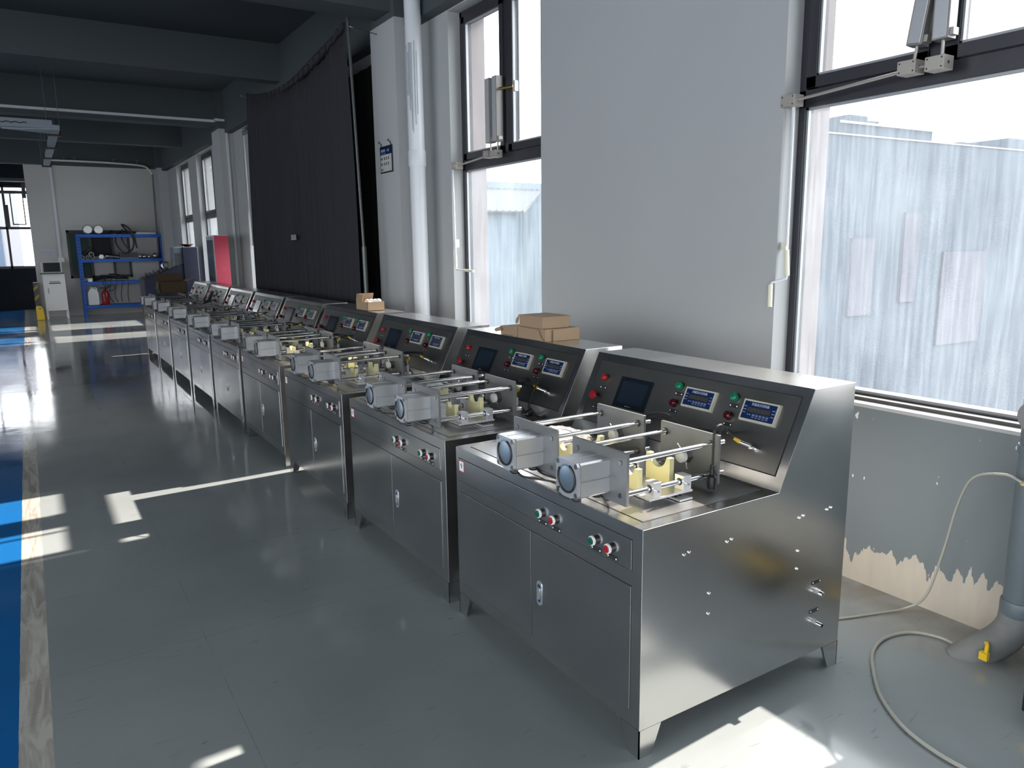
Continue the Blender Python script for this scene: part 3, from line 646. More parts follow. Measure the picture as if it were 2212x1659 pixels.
# ================================================================ CLAMP FIXTURES (local: x depth, y along row, z above desk)
def fixture():
    root = thing('clamp_fixture', 'x', 'clamp fixture', (0, 0, 0), 'pneumatic clamp fixtures on the machine desks')
    zc = .112
    cy = MB(); h = .059
    # square extruded cylinder body with side grooves
    pr = [(-h+.006, -h), (h-.006, -h), (h, -h+.006), (h, -.006), (h-.004, -.004), (h-.004, 0), (h, .002), (h, h-.006), (h-.006, h), (.006, h), (.004, h-.004), (0, h-.004), (-.002, h), (-h+.006, h), (-h, h-.006), (-h, .002), (-h+.004, 0), (-h+.004, -.004), (-h, -.006), (-h, -h+.006)]
    cy.T = Matrix.Translation((0, 0, zc)); cy.prism(pr, 'x', -.078, .040)
    body = cy.out('cylinder_body', ALU, root)
    ec = MB(); ec.T = Matrix.Translation((0, 0, zc))
    ec.m(0).prism([(-h+.010, -h), (h-.010, -h), (h, -h+.010), (h, h-.010), (h-.010, h), (-h+.010, h), (-h, h-.010), (-h, -h+.010)], 'x', -.090, -.079)
    ec.m(2).lathe([(.047, -.0908), (.047, -.089)], (0, 0, 0), 'x', 40)
    ec.m(1).tube([(-.0915, .046*cos(a), .046*sin(a)) for a in [radians(110+i*11.5) for i in range(26)]], .0042, 8)
    ec.m(2).lathe([(.030, -.0925), (.040, -.0912), (.040, -.089)], (0, 0, 0), 'x', 36)
    ec.m(0).box(-.088, -.018, -h-.006, -.040, .018, -h+.002)
    e = ec.out('end_cap', [ALU, BLACK, mat('cap_disc', (.42, .52, .58), .28, .9, var=0)], body)
    for sy in (-1, 1):
        for sz in (-1, 1): MB().lathe([(.0085, -.0915), (.0085, -.0895)], (0, sy*.048, zc+sz*.048), 'x', 14).out('bolt', NUT, body)
    for x in (-.062, .018):
        MB().tube(smooth_path([(x, .0, zc-h+.002), (x, 0, zc-h-.012), (x+.004, -.004, zc-h-.02), (x+.02, -.012, zc-h-.021)], 3), .0085, 10).out('air_fitting', BLACK, root)
    MB().tube(smooth_path([(-.085, .035, zc-.03), (-.090, .048, zc-.055), (-.078, .03, zc-h-.018), (-.06, .005, zc-h-.02)]), .0038, 8).tube(smooth_path([(.036, -.012, zc-h-.021), (.048, -.04, zc-h-.03), (.07, -.02, zc-h-.04), (.09, .03, zc-h-.047)]), .0042, 8).out('air_hose', RUBBER, root)
    def plate(a, b, hole=False):
        mb = MB().box(a, -.143, .027, b, .143, .203); o = mb.out('end_plate', PLATE, root, bevel=.001)
        if a < .1:
            for y in (-.113, .113):
                for z in (.058, .168): MB().lathe([(.0075, a-.003), (.0085, a-.001), (.0085, a+.001)], (0, y, z), 'x', 14).out('bolt', NUT, o)
        return o
    plate(.040, .052); plate(.455, .467)
    for y in (-.113, .113):
        for z in (.058, .168):
            rd = MB().lathe([(.0098, .052), (.0098, .405), (.0070, .408), (.0070, .455)], (0, y, z), 'x', 18).lathe([(.0075, .467), (.0085, .470), (.0085, .512), (.007, .514)], (0, y, z), 'x', 16).out('guide_rod', CHROME, root)
            MB().lathe([(.0125, .444), (.0135, .446), (.0135, .455)], (0, y, z), 'x', 6).out('nut', NUT, rd)
    for y in (-.113, .113):
        for x in (.165, .302):
            s = MB().box(x, y-.022, .030, x+.035, y+.022, .082).m(1).lathe([(.013, x-.002), (.013, x+.037)], (0, y, .058), 'x', 18).out('slide_block', [ALUB, RUBBER], root, bevel=.001)
            sg = -1 if y < 0 else 1
            MB().cyl((x+.012, y+sg*.022, .055), (x+.012, y+sg*.034, .055), .004, n=10).out('grub_screw', CHROME, s)
    MB().box(.15, -.135, .022, .345, .135, .030).out('carriage_plate', ALUB, root, bevel=.001)
    MB().box(.19, -.06, .002, .29, .06, .022).box(.27, -.15, .002, .33, -.07, .008).m(1).lathe([(.006, .008), (.006, .0085)], (.290, -.11, 0), n=10).lathe([(.006, .008), (.006, .0085)], (.310, -.11, 0), n=10).out('base_block', [ALUB, DARK], root, bevel=.001)
    for x, w, hz in ((.185, .046, .105), (.318, .060, .125)):
        pts = [(-w, .030), (w, .030), (w, hz), (w-.018, hz)]+[((w-.020)*cos(a), hz-.002-(w-.020)*1.0*sin(a)) for a in [i*pi/10 for i in range(1, 10)]]+[(-w+.018, hz), (-w, hz)]
        MB().prism(pts, 'x', x-.011, x+.011).out('cradle', YEL, root, bevel=.0012)
    MB().lathe([(.020, .057), (.040, .058), (.040, .072), (.034, .074)], (0, 0, zc-.01), 'x', 28).cyl((.052, 0, zc-.01), (.060, 0, zc-.01), .012).out('push_disc', YEL, root)
    ph = MB().m(1).lathe([(.026, .430), (.028, .433), (.028, .455)], (0, 0, zc-.01), 'x', 6).out('load_cell', [CHROME, NUT], root)
    MB().lathe([(.010, .412), (.022, .414), (.024, .418), (.024, .430)], (0, 0, zc-.01), 'x', 22).out('load_pad', WHITEP, ph)
    MB().cyl((.436, .012, zc+.010), (.428, .026, zc+.032), .003, n=8).cyl((.436, -.012, zc-.030), (.428, -.026, zc-.050), .003, n=8).out('pin', CHROME, ph)
    return root
fx0 = fixture()
zc_, h_ = .112, .059
far_hose = MB().tube(smooth_path([(-.045, -.01, zc_-h_-.021), (-.05, -.06, zc_-h_-.026), (-.025, -.13, zc_-h_-.022), (.03, -.20, zc_-h_-.030), (.10, -.235, zc_-h_-.045)]), .0042, 8).tube(smooth_path([(.038, -.012, zc_-h_-.021), (.03, -.07, zc_-h_-.026), (.05, -.14, zc_-h_-.032), (.11, -.21, zc_-h_-.046)]), .0042, 8).out('air_hose', RUBBER)
FARM = far_hose.data; bpy.data.objects.remove(far_hose)
ORD = ['first', 'second', 'third', 'fourth', 'fifth', 'sixth', 'seventh', 'eighth', 'ninth']
def flabel(i, near):
    if i == 0: return 'aluminium clamp fixture on the nearest machine, %s' % ('black plug hanging from its rod' if near else 'plastic bag lying between its rods')
    if i == 8: return '%s aluminium clamp fixture of the pair on the last machine of the row' % ('nearer' if near else 'farther')
    return '%s aluminium clamp fixture of the pair on the %s machine from the camera' % ('nearer' if near else 'farther', ORD[i])
first = True
for i, y in enumerate(MY):
    for near, dy in ((True, .268), (False, .648)):
        jit = random.Random(i*2+near); loc = (jit.uniform(-.006, .006) if i else 0, y+dy+(jit.uniform(-.012, .012) if i else 0), DESKZ+.002)
        if first: fx0.location = loc; fx0['label'] = flabel(i, near); first = False
        else:
            fx = dup(fx0, loc, flabel(i, near), jit.uniform(-.012, .012) if i else 0)
            if not near:
                for c in fx.children:
                    if c.name.startswith('air_hose'): c.data = FARM

# sensor behind each fixture pair from the second machine on
def sensor():
    r = thing('air_valve', 'x', 'valve', (0, 0, 0), 'small metal valves behind the fixtures')
    MB().box(-.018, -.020, 0, .018, .020, .045).lathe([(.012, .045), (.012, .085), (.008, .09)], (0, 0, 0)).out('body', ALUB, r, bevel=.002)
    MB().cyl((0, 0, .09), (0, 0, .12), .005).out('stem', CHROME, r)
    MB().cyl((0, 0, .12), (.01, -.012, .135), .009, n=12).out('connector', YELLOW, r)
    return r
v0 = sensor(); v0.location = (.555, MY[1]+.27, DESKZ+.002); v0['label'] = 'small metal valve with a yellow connector on the second machine desk'
for i in range(2, 7): dup(v0, (.555, MY[i]+.27, DESKZ+.002), 'small metal valve with a yellow connector on the %s machine desk' % ORD[i])
# cables
def pw(y, u, h):   # point on sloped panel: y, up, out -> world (machine local)
    v = PAN @ Vector((-y, u, h)); return (v.x, v.y, v.z)
SKT = (.155, .128)
def cable(i, rnd):
    y0 = MY[i]; R = random.Random(rnd); j = lambda s: R.uniform(-s, s)
    lab = ('black cable with a yellow sleeve plugged into the nearest machine panel' if i == 0 else
           'black cable bundle with yellow plugs across the %s machine panel' % ORD[i] if i < 8 else 'black cable bundle across the panel of the last machine')
    t = thing('sensor_cable', lab, 'cable', (0, y0, 0), 'sensor cables at the machine panels')
    a = Vector(pw(SKT[0], SKT[1], .075)); s0 = Vector(pw(SKT[0], SKT[1], .036)); d = Vector((-.012, .022, -.004))
    p1 = s0+Vector((-.02, .03, .012)); p2 = p1+Vector((-.012, .018, .012))
    b = Vector(pw(.29+j(.01), .160, .012)); c_ = Vector((.57+j(.01), .50+j(.03), .955)); e = Vector((.50, .64, .90))
    if i == 0:
        MB().tube(smooth_path([p2, p2+Vector((-.01, .03, .03)), b, Vector((.60, .40, .93)), Vector((.575, .48, .955)), Vector((.55, .56, .96)), Vector((.53, .62, .93)), Vector((.53, .66, .86)), Vector((.55, .60, .79))]), .0042, 8).out('cord', RUBBER, t)
        MB().tube(smooth_path([b, Vector((.60, .42, .94)), Vector((.58, .52, .975)), Vector((.545, .60, .95)), Vector((.52, .55, .86)), Vector((.50, .50, .79))]), .0035, 8).out('cord', RUBBER, t)
        MB().ball(tuple(b), .006).out('cable_tie', WHITEP, t)
    else:
        for k in range(3 if i < 7 else 6):
            m1 = Vector((.56+j(.03), .33+j(.06), .93+j(.03))); m2 = Vector((.55+j(.03), .50+j(.08), .90+j(.05))); m3 = Vector((.56+j(.04), .66+j(.12), .84+j(.03)))
            MB().tube(smooth_path([p2+Vector((0, k*.006, k*.004)), b+Vector((j(.01)-.02, j(.04), j(.03))), m1, m2, m3, Vector((.58, .60+k*.09+j(.04), .785))]), .0040, 7).out('cord', RUBBER, t)
        MB().tube(smooth_path([Vector((.565, .27, .915)), Vector((.60, .33, .93)), Vector((.58, .45, .93)), Vector((.60, .36, .84)), Vector((.59, .22, .79))]), .004, 7).out('cord', RUBBER, t)
        MB().cyl(tuple(Vector((.57, .275, .92))), (.585, .31, .925), .008, n=10).cyl((.58, .45, .93), (.575, .49, .925), .008, n=10).out('plug', YELLOW, t)
    MB().cyl(tuple(s0+Vector((.002, 0, 0))), tuple(p1), .0075, n=12).out('metal_plug', CHROME, t)
    MB().cyl(tuple(p1), tuple(p2), .0085, .006, n=12).out('yellow_sleeve', YELLOW, t)
for i in range(9): cable(i, 40+i)
# power cord with moulded plug
pc = thing('power_plug', 'black power cord with moulded plug hanging over the nearest fixture rod', 'plug', (.455, .128, 0))
MB().tube(smooth_path([(.03, .05, .90), (.035, .02, 1.0), (.012, .004, 1.02), (-.018, 0, 1.008), (-.022, 0, .95), (-.022, 0, .88)]), .0042, 8).out('cord', RUBBER, pc)
mb = MB().tube([(-.022, 0, .885), (-.022, 0, .85)], [.005, .009], 10)
for k in range(6): mb.cyl((-.022, 0, .882-k*.006), (-.022, 0, .8795-k*.006), .0095, n=10)
mb.out('strain_relief', BLACK, pc)
MB().lathe([(.010, .850), (.017, .842), (.0185, .815), (.016, .799), (.008, .798)], (-.022, 0, 0), n=18).out('plug_body', BLACK, pc)
pc = thing('power_plug', 'black power plug lying at the back of the second machine desk', 'plug', (.58, MY[1]+.19, DESKZ+.002))
MB().tube(smooth_path([(0, 0, .02), (.0, .0, .07), (.03, -.005, .14), (.07, .0, .20), (.05, .05, .20)]), .0042, 8).out('cord', RUBBER, pc)
mb = MB(); mb.T = Matrix.Rotation(radians(80), 4, 'Y'); mb.lathe([(.008, -.02), (.017, -.012), (.018, .012), (.016, .02)], (-.018, 0, 0), n=16); mb.out('plug_body', BLACK, pc)
mb = MB(); 
for s in (-1, 1): mb.box(-.05, s*.007-.001, .014, -.02, s*.007+.001, .020)
mb.out('prong', CHROME, pc)
# plastic bags
def bag(loc, sx, sy, sz, label, seed):
    R = random.Random(seed); t = thing('plastic_bag', label, 'plastic bag', loc)
    for nm, m, k, n in (('film', GLASSN, 1, 16), ('paper_insert', WHITEPAPER, .62, 8)):
        bm = MB(); vs = []; fs = []
        for i in range(n+1):
            for j in range(n+1):
                u, v = i/n*2-1, j/n*2-1
                b = (1-abs(u)**3)*(1-abs(v)**3)*sz*k
                vs.append((u*sx*k*(1+.08*R.uniform(-1, 1)), v*sy*k*(1+.06*R.uniform(-1, 1)), b+R.uniform(0, .010)*(1 if nm == 'film' else .2)+(.004 if nm != 'film' else 0)))
        N = n+1; base = len(vs)
        vs += [(x, y, z*.25-.002) for x, y, z in vs]
        for i in range(n):
            for j in range(n):
                a = i*N+j; fs.append((a, a+1, a+N+1, a+N)); fs.append((base+a, base+a+N, base+a+N+1, base+a+1))
        bm._add(vs, fs); bm.out(nm, m, t)
    return t
bag((.17, .660, DESKZ+.128), .085, .095, .035, 'clear plastic bag with a folded paper on the nearest machine fixture', 3)
bag((.27, MY[1]+.655, DESKZ+.125), .09, .085, .03, 'clear plastic bag of small parts on the second machine fixture', 5)

# ================================================================ CARDBOARD BOXES
TOP = H
b1 = thing('cardboard_box', 'flat kraft mailer with curved tuck flaps, lower of the stack of two', 'cardboard box', (0, 0, 0))
MB().box(.800, 1.665, TOP+.001, 1.02, 1.925, TOP+.066).out('tray', KRAFT, b1)
MB().prism([(.848, TOP+.001), (1.022, TOP+.001), (1.022, TOP+.069), (.848, TOP+.062)], 'y', 1.655, 1.660).out('end_flap', KRAFT, b1)
MB().prism([(1.66, TOP+.003), (1.68, TOP+.012), (1.70, TOP+.03), (1.715, TOP+.060), (1.92, TOP+.066), (1.92, TOP+.002)], 'x', .792, .797).out('front_flap', KRAFT, b1)
MB().prism([(1.925, TOP+.066), (1.945, TOP+.066), (1.975, TOP+.060), (1.99, TOP+.03), (1.975, TOP+.006), (1.945, TOP+.002), (1.925, TOP+.012)], 'x', .792, .797).out('tuck_flap', KRAFT, b1)
b2 = thing('cardboard_box', 'small kraft mailer resting on top of the other on the second machine', 'cardboard box', (0, 0, 0))
MB().box(.80, 1.69, TOP+.068, .975, 1.915, TOP+.128).out('tray', KRAFT, b2)
MB().box(.795, 1.684, TOP+.127, .985, 1.92, TOP+.131).box(.975, 1.69, TOP+.075, .979, 1.90, TOP+.129).out('lid', KRAFT, b2)
MB().prism([(1.918, TOP+.125), (1.945, TOP+.105), (1.953, TOP+.085), (1.945, TOP+.078), (1.93, TOP+.085), (1.918, TOP+.11)], 'x', .795, .80).out('tuck_flap', KRAFT, b2)
b3 = thing('cardboard_box', 'flattened kraft mailer lying beside the stack on the second machine', 'cardboard box', (0, 0, 0))
MB().prism([(1.94, TOP+.001), (2.15, TOP+.001), (2.15, TOP+.016), (2.20, TOP+.020), (2.14, TOP+.050), (1.94, TOP+.058)], 'x', .82, .98).out('tray', KRAFT, b3)
MB().prism([(2.12, TOP+.024), (2.19, TOP+.010), (2.205, TOP+.020), (2.195, TOP+.030), (2.14, TOP+.045)], 'x', .808, .816).out('tuck_flap', KRAFT, b3)
b4 = thing('cardboard_box', 'small open kraft box with crumpled plastic inside on the fourth machine', 'cardboard box', (.875, 4.31, TOP+.001))
mb = MB(); w, l, hh, tt = .075, .125, .072, .003
mb.box(-w, -l, 0, w, l, .003).box(-w, -l, 0, -w+tt, l, hh).box(w-tt, -l, 0, w, l, hh).box(-w, -l, 0, w, -l+tt, hh).box(-w, l-tt, 0, w, l, hh); mb.out('tray', KRAFT, b4)
mb = MB(); mb._add([(-w, l, hh), (w, l, hh), (w, l-.02, hh+.06), (-w, l-.02, hh+.06), (-w, l+.003, hh), (w, l+.003, hh), (w, l-.017, hh+.06), (-w, l-.017, hh+.06)], [(0, 1, 2, 3), (4, 7, 6, 5), (0, 4, 5, 1), (3, 2, 6, 7), (0, 3, 7, 4), (1, 5, 6, 2)])
mb._add([(-w, l, hh), (-w, -.02, hh), (-w+.02, .0, hh+.05), (-w+.02, l-.01, hh+.06), (-w-.003, l, hh), (-w-.003, -.02, hh), (-w+.017, .0, hh+.05), (-w+.017, l-.01, hh+.06)], [(0, 1, 2, 3), (4, 7, 6, 5), (0, 4, 5, 1), (3, 2, 6, 7), (0, 3, 7, 4), (1, 5, 6, 2)])
mb.out('flap', KRAFT, b4)
R = random.Random(2); mb = MB()
for k in range(7): mb.ball((R.uniform(-.04, .04), -.09+k*.022, .062+R.uniform(0, .018)), .024, (1, 1.2, .7), 8)
mb.out('plastic_lining', mat('milky_film', (.75, .77, .78), .3, var=0), b4)
b5 = thing('cardboard_box', 'large dark open cardboard box on the far end of the machine row', 'cardboard box', (.36, 11.15, DESKZ+.212))
KD = mat('brown_cardboard', (.06, .037, .02), .85, var=.1)
w, l, hh = .19, .16, .17
MB().box(-w, -l, 0, w, l, .004).box(-w, -l, 0, -w+.005, l, hh).box(w-.005, -l, 0, w, l, hh).box(-w, -l, 0, w, -l+.005, hh).box(-w, l-.005, 0, w, l, hh).out('tray', KD, b5)
MB().box(-w, l-.005, hh, w, l, hh+.12).out('flap', KD, b5)
MB().prism([(w, hh), (w+.13, hh+.055), (w+.13, hh+.06), (w, hh+.008)], 'y', -l, l).out('flap', KRAFT, b5)
MB().prism([(-w, hh), (-w-.02, hh-.12), (-w-.025, hh-.12), (-w-.005, hh+.003)], 'y', -l, l).out('flap', KD, b5)

# ================================================================ CURTAIN
cz = lambda s: 3.51+.95*(abs(s-.56)**2)*(1 if s > .56 else .62)
mb = MB(); N = 150; K = 14; vs = []; fs = []
for i in range(N+1):
    s = i/N; y = 5.66+s*3.72
    zt = 3.735-(4*.20*s*(1-s))-(.02*s)
    for k in range(K+1):
        t = k/K; z = zt*(1-t)+.55*t
        amp = (.012+.026*min(1, s*2.2))*(.5+.6*t); ph = 2*pi*(s**1.25)*26
        x = 1.28+amp*sin(ph+.8*sin(t*3+s*9))+.012*sin(s*40+t*4)+.03*sin(s*5)
        vs.append((x, y+(.05*t if s > .5 else -.10*t*(1-s)), z))
for i in range(N):
    for k in range(K): a = i*(K+1)+k; fs.append((a, a+1, a+K+2, a+K+1))
mb._add(vs, fs)
cu = thing('hanging_curtain', 'large dark pleated curtain sagging from a wire between two poles', 'curtain', (0, 0, 0))
co = mb.out('curtain_cloth', CLOTH, cu); sd = co.modifiers.new('thick', 'SOLIDIFY'); sd.thickness = .003
mb = MB()
for i in range(60):
    s = i/60; y = 5.66+s*3.72; zt = 3.735-(4*.20*s*(1-s))-(.02*s)
    s2 = (i+1)/60; z2 = 3.735-(4*.20*s2*(1-s2))-(.02*s2); x = 1.262+.008*sin(i*2.1)
    mb.prism([(y, zt-.055), (y+.063, z2-.055), (y+.063, z2+.004), (y, zt+.004)], 'x', x, 1.29)
mb.out('heading_tape', CLOTH, cu)
MB().box(1.225, 7.42, 1.74, 1.228, 7.62, 1.80).m(1).box(1.224, 7.45, 1.76, 1.225, 7.59, 1.765).box(1.224, 7.45, 1.78, 1.225, 7.59, 1.785).out('sewn_label', [mat('grey_label', (.28, .29, .32), .7, var=0), DARK], cu)
MB().tube(smooth_path([(1.3, 5.60, 3.76), (1.28, 6.6, 3.62), (1.28, 7.5, 3.54), (1.28, 8.4, 3.57), (1.3, 9.6, 3.70)], 4), .006, 6).out('wire', BLACK, cu)
po = thing('curtain_pole', 'grey telescopic curtain pole beside the column, nearer of the two', 'pole', (1.30, 5.60, 0))
MB().cyl((0, -.16, 0), (0, -.13, 1.65), .022, n=14).cyl((0, -.2, 0), (0, -.2, .02), .06).out('lower_tube', POLE, po)
MB().cyl((0, -.13, 1.60), (0, .02, 3.80), .014, n=12).out('upper_tube', POLE, po)
MB().tube([(0, .02, 3.76), (.03, .0, 3.83), (.10, -.05, 3.9)], .006, 6).tube([(0, .01, 3.70), (.05, -.08, 3.66), (.2, -.2, 3.6)], .004, 6).out('hook', CHROME, po)
po = thing('curtain_pole', 'grey curtain pole at the far edge of the curtain by the white wall', 'pole', (1.30, 9.55, 0))
MB().cyl((-.01, -.32, 0), (0, 0, 3.74), .012, n=12).cyl((.05, -.28, 0), (.0, .01, 3.70), .008, n=8).cyl((0, -.30, 0), (0, -.30, .02), .06).out('upright_tube', POLE, po)
MB().cyl((-.08, -.05, 3.70), (.06, .1, 3.72), .008).out('hook', CHROME, po)
# blackout cloth on the bay behind
mb = MB(); vs = []; fs = []
for i in range(61):
    for k in range(3):
        y = 5.70+i/60*4.4; vs.append((1.745+.010*sin(i*1.7), y, [.05, 1.8, 3.50][k]))
for i in range(60):
    for k in range(2): a = i*3+k; fs.append((a, a+1, a+4, a+3))
mb._add(vs, fs); o = mb.out('blackout_cloth', CLOTHB); sd = o.modifiers.new('thick', 'SOLIDIFY'); sd.thickness = .004
tag(o, 'black blackout cloth covering the wall bay behind the curtain', 'cloth')
# roller blind over window 3
rb = thing('roller_blind', 'grey roller blind half lowered at the window beyond the curtain', 'blind', (0, 0, 0))
MB().box(1.80, 10.5, 1.72, 1.806, 11.87, 3.56).box(1.795, 10.5, 1.70, 1.812, 11.87, 1.725).out('fabric', mat('blind_fabric', (.30, .33, .36), .8, var=.04), rb)
MB().cyl((1.80, 10.5, 3.55), (1.80, 11.88, 3.55), .04, n=14).out('roller', PIPEG, rb)
# notice on the first column
no = thing('hanging_notice', 'blue and white notice sign hung on the first column', 'sign', (1.546, 5.40, 2.475))
NT = Matrix(((0, 0, -1, 0), (-1, 0, 0, 0), (0, 1, 0, 0), (0, 0, 0, 1)))
mb = MB(); mb.T = NT; mb.m(0).box(-.145, -.125, 0, .145, .125, .006).m(1).box(-.132, -.112, .006, .132, .045, .0075).m(2).box(-.132, .045, .006, .132, .112, .0075).m(3)
for i in range(6): mb.box(-.115+i*.018, .072, .0075, -.105+i*.018, .097, .008)
for i in range(2): mb.box(.03+i*.03, .07, .0075, .045+i*.03, .095, .008)
mb.m(4).box(-.11, .052, .0075, .0, .062, .008); mb.m(0)
for r, (zz, hh) in enumerate(((.012, .028), (-.038, .028), (-.088, .024))):
    mb.box(-.12, zz-hh/2, .0075, -.10, zz+hh/2-.006, .008).box(-.09, zz-hh/2, .0075, -.075, zz+hh/2-.006, .008)
    if r < 2:
        for k in range(3):
            x = -.03+k*.045; mb.tube([(x, zz+.014, .008), (x-.006, zz-.016, .008)], .003, 5).tube([(x-.012, zz+.004, .008), (x+.014, zz+.004, .008)], .0025, 5).tube([(x, zz, .008), (x+.012, zz-.016, .008)], .0025, 5)
mb.out('board', [BLACK, mat('notice_paper', (.42, .43, .42), .6, var=0), BLUEF, INK, mat('olive_print', (.14, .16, .12), .6, var=0)], no)
for s in (-1, 1): MB().tube([(0, s*.11, .12), (-.01, s*.11, .155), (-.035, s*.11, .165), (-.02, s*.11, .175)], .005, 6).out('hook', BLACK, no)

# ================================================================ FAR END OF THE HALL
rc = thing('display_cabinet', 'tall cabinet with a red side and dark glass front beside the second column', 'cabinet', (1.22, 12.1, 0))
MB().box(0, 0, .05, .24, .62, 1.88).box(.01, .01, 0, .23, .61, .05).out('carcass', WHITEP, rc, bevel=.004)
MB().box(.004, -.006, .06, .236, 0, 1.87).m(1)
mb = MB().box(.003, -.006, .06, .237, 0, 1.87).m(1).box(.10, -.0075, 1.28, .16, -.006, 1.35).m(0).box(.108, -.0085, 1.29, .152, -.0075, 1.34); mb.out('side_panel', [mat('raspberry_panel', (.46, .045, .085), .45, var=0), mat('faded_red', (.5, .1, .13), .5, var=0)], rc)
d_ = MB().box(-.006, .02, .08, 0, .60, 1.86).m(1).box(-.008, .06, .12, -.005, .56, 1.80).out('glass_door', [BEAD, mat('dark_door_glass', (.03, .04, .045), .1, var=0)], rc)
MB().box(-.016, .05, .9, -.008, .06, 1.05).out('door_handle', CHROME, d_)
# blue machine
bm_ = thing('blue_machine', 'navy blue machine with a tall cabinet and sloping front beyond the machine row', 'machine', (0, 15.6, 0))
MB().box(1.28, 0, .05, 1.58, .9, 1.70).box(1.29, .02, 0, 1.57, .88, .05).out('tall_cabinet', NAVY, bm_, bevel=.02, segs=3)
MB().prism([(.50, .05), (.50, 1.06), (.62, 1.10), (1.28, 1.36), (1.28, .05)], 'y', .05, .85).out('sloping_body', NAVY, bm_, bevel=.01)
MB().box(1.10, .06, 1.30, 1.28, .5, 1.70).out('side_box', mat('grey_blue_box', (.10, .13, .16), .4, var=0), bm_, bevel=.01)
mb = MB()
for k in range(9): mb.box(1.12, .055, 1.55-.03*k+.0, 1.26, .06, 1.565-.03*k)
mb.out('vent', DARK, bm_)
mb = MB().tube(smooth_path([(.98, .2, 1.26), (.90, .2, 1.27), (.88, .2, 1.34), (.93, .2, 1.39), (1.02, .2, 1.38)]), .022, 10).box(1.0, .12, 1.22, 1.12, .28, 1.40).cyl((1.10, .2, 1.42), (1.22, .2, 1.42), .03).cyl((1.10, .2, 1.28), (1.22, .2, 1.28), .025)
mb.out('pipe_bend', NUT, bm_)
mb = MB(); R = random.Random(4)
for k in range(7): x = .56+k*.075; mb.cyl((x, .2, 1.08+.02*k), (x, .2, 1.16+.02*k+R.uniform(0, .09)), .022, n=12).box(x-.02, .15, 1.08, x+.02, .25, 1.14)
mb.out('valve_block', BLACK, bm_); MB().box(.50, .1, 1.03, .85, .5, 1.05).out('tray', WHITEP, bm_)
tag(MB().lathe([(.05, 0), (.10, .03), (.135, .05), (.14, .055), (.10, .035), (.06, .01)], (1.43, 15.95, 1.705), n=28).out('copper_dish', mat('copper_rim', (.65, .30, .12), .25, 1, var=0)), 'shiny copper-rimmed dish on top of the tall navy cabinet', 'dish')
# blue shelving unit
SY = 20.35; sh = thing('shelving_unit', 'blue steel shelving unit against the far wall', 'shelf', (0, SY, 0))
X0, X1 = -.39, 1.59
for x in (X0, X1-.07):
    for y in (0, .50):
        mb = MB().box(x, y, 0, x+.07, y+.05, 2.06).m(1)
        for k in range(24): mb.box(x+.018, y-.001, .12+k*.08, x+.028, y+.002, .16+k*.08).box(x+.042, y-.001, .12+k*.08, x+.052, y+.002, .16+k*.08)
        mb.out('post', [SHELFB, DARK], sh)
for z in (.20, .80, 1.36, 1.98): MB().box(X0+.05, .01, z, X1-.05, .06, z+.075).box(X0+.05, .49, z, X1-.05, .54, z+.075).box(X0+.05, .02, z+.062, X1-.05, .53, z+.075).out('shelf_board', SHELFB, sh)
R = random.Random(11)
def shelf_item(mb, name, mats, label, cat, loc, group=None, **k): o = mb.out(name, mats, loc=loc, **k); return tag(o, label, cat, group)
FOIL = mat('crumpled_foil', (.6, .6, .6), .3, .9, var=.3, ns=40, bump=.8, bs=60)
for nm, x in (('left', -.12), ('right', .12)):
    mb = MB(); mb.lathe([(.02, -.05), (.10, -.04), (.125, 0), (.10, .04), (.02, .05)], (0, 0, .12), 'y', 8)
    shelf_item(mb, 'foil_disc', FOIL, 'round foil-wrapped disc on the top shelf, %s of the two' % nm, 'foil disc', (x, SY+.12, 2.055), 'foil discs on the top shelf')
mb = MB().tube(smooth_path([(0, 0, .01), (-.10, -.12, -.02), (-.14, -.2, -.25), (.02, -.24, -.50), (.22, -.22, -.40), (.26, -.2, -.12), (.12, -.1, .10), (.05, 0, .22), (.16, -.1, .16), (.28, -.18, -.05), (.33, -.2, -.38)], 7), .022, 8).tube(smooth_path([(-.2, 0, .02), (0, .05, .05), (.2, .0, .04), (.4, .05, .02)]), .025, 8).tube(smooth_path([(.05, -.02, .1), (.0, -.2, -.15), (.12, -.22, -.38), (.2, -.2, -.45)]), .018, 8)
shelf_item(mb, 'rubber_hose', RUBBER, 'coiled black rubber hose drooping over the top shelf', 'hose', (.62, SY+.2, 2.08))
shelf_item(MB().box(0, 0, 0, .46, .25, .05), 'grey_tray', WHITEP, 'flat white tray at the right end of the top shelf', 'tray', (.98, SY+.1, 2.056), bevel=.004)
PIPED = mat('dark_tube', (.06, .055, .05), .4, .6, var=.1)
for k, (x, z, r) in enumerate(((-.30, .045, .045), (-.19, .045, .045), (-.10, .12, .06), (-.08, .05, .045))):
    mb = MB().tube([(0, 0, z), (0, .35, z)], r, 14).m(1).lathe([(r*.75, -.001), (r*.75, .002)], (0, 0, z), 'y', 14)
    shelf_item(mb, 'metal_tube', [NUT, DARK], ['dark metal tube at the left end of the second shelf', 'dark metal tube second from the left on the second shelf', 'wide dark metal tube stacked on the others', 'dark metal tube under the stacked wide one'][k], 'tube', (x, SY+.07, 1.437), 'metal tubes on the second shelf')
mb = MB().tube([(0, 0, 0), (.30, .1, .24)], .035, 10); shelf_item(mb, 'metal_bar', PIPED, 'dark bar leaning on the tubes at the left of the second shelf', 'bar', (-.37, SY+.25, 1.475))
mb = MB().lathe([(.025, 0), (.055, .002), (.055, .05), (.045, .06), (.03, .061)], (0, 0, .06), 'y', 18); shelf_item(mb, 'pipe_flange', ALU, 'pale round pipe flange on the second shelf', 'flange', (.12, SY+.05, 1.437))
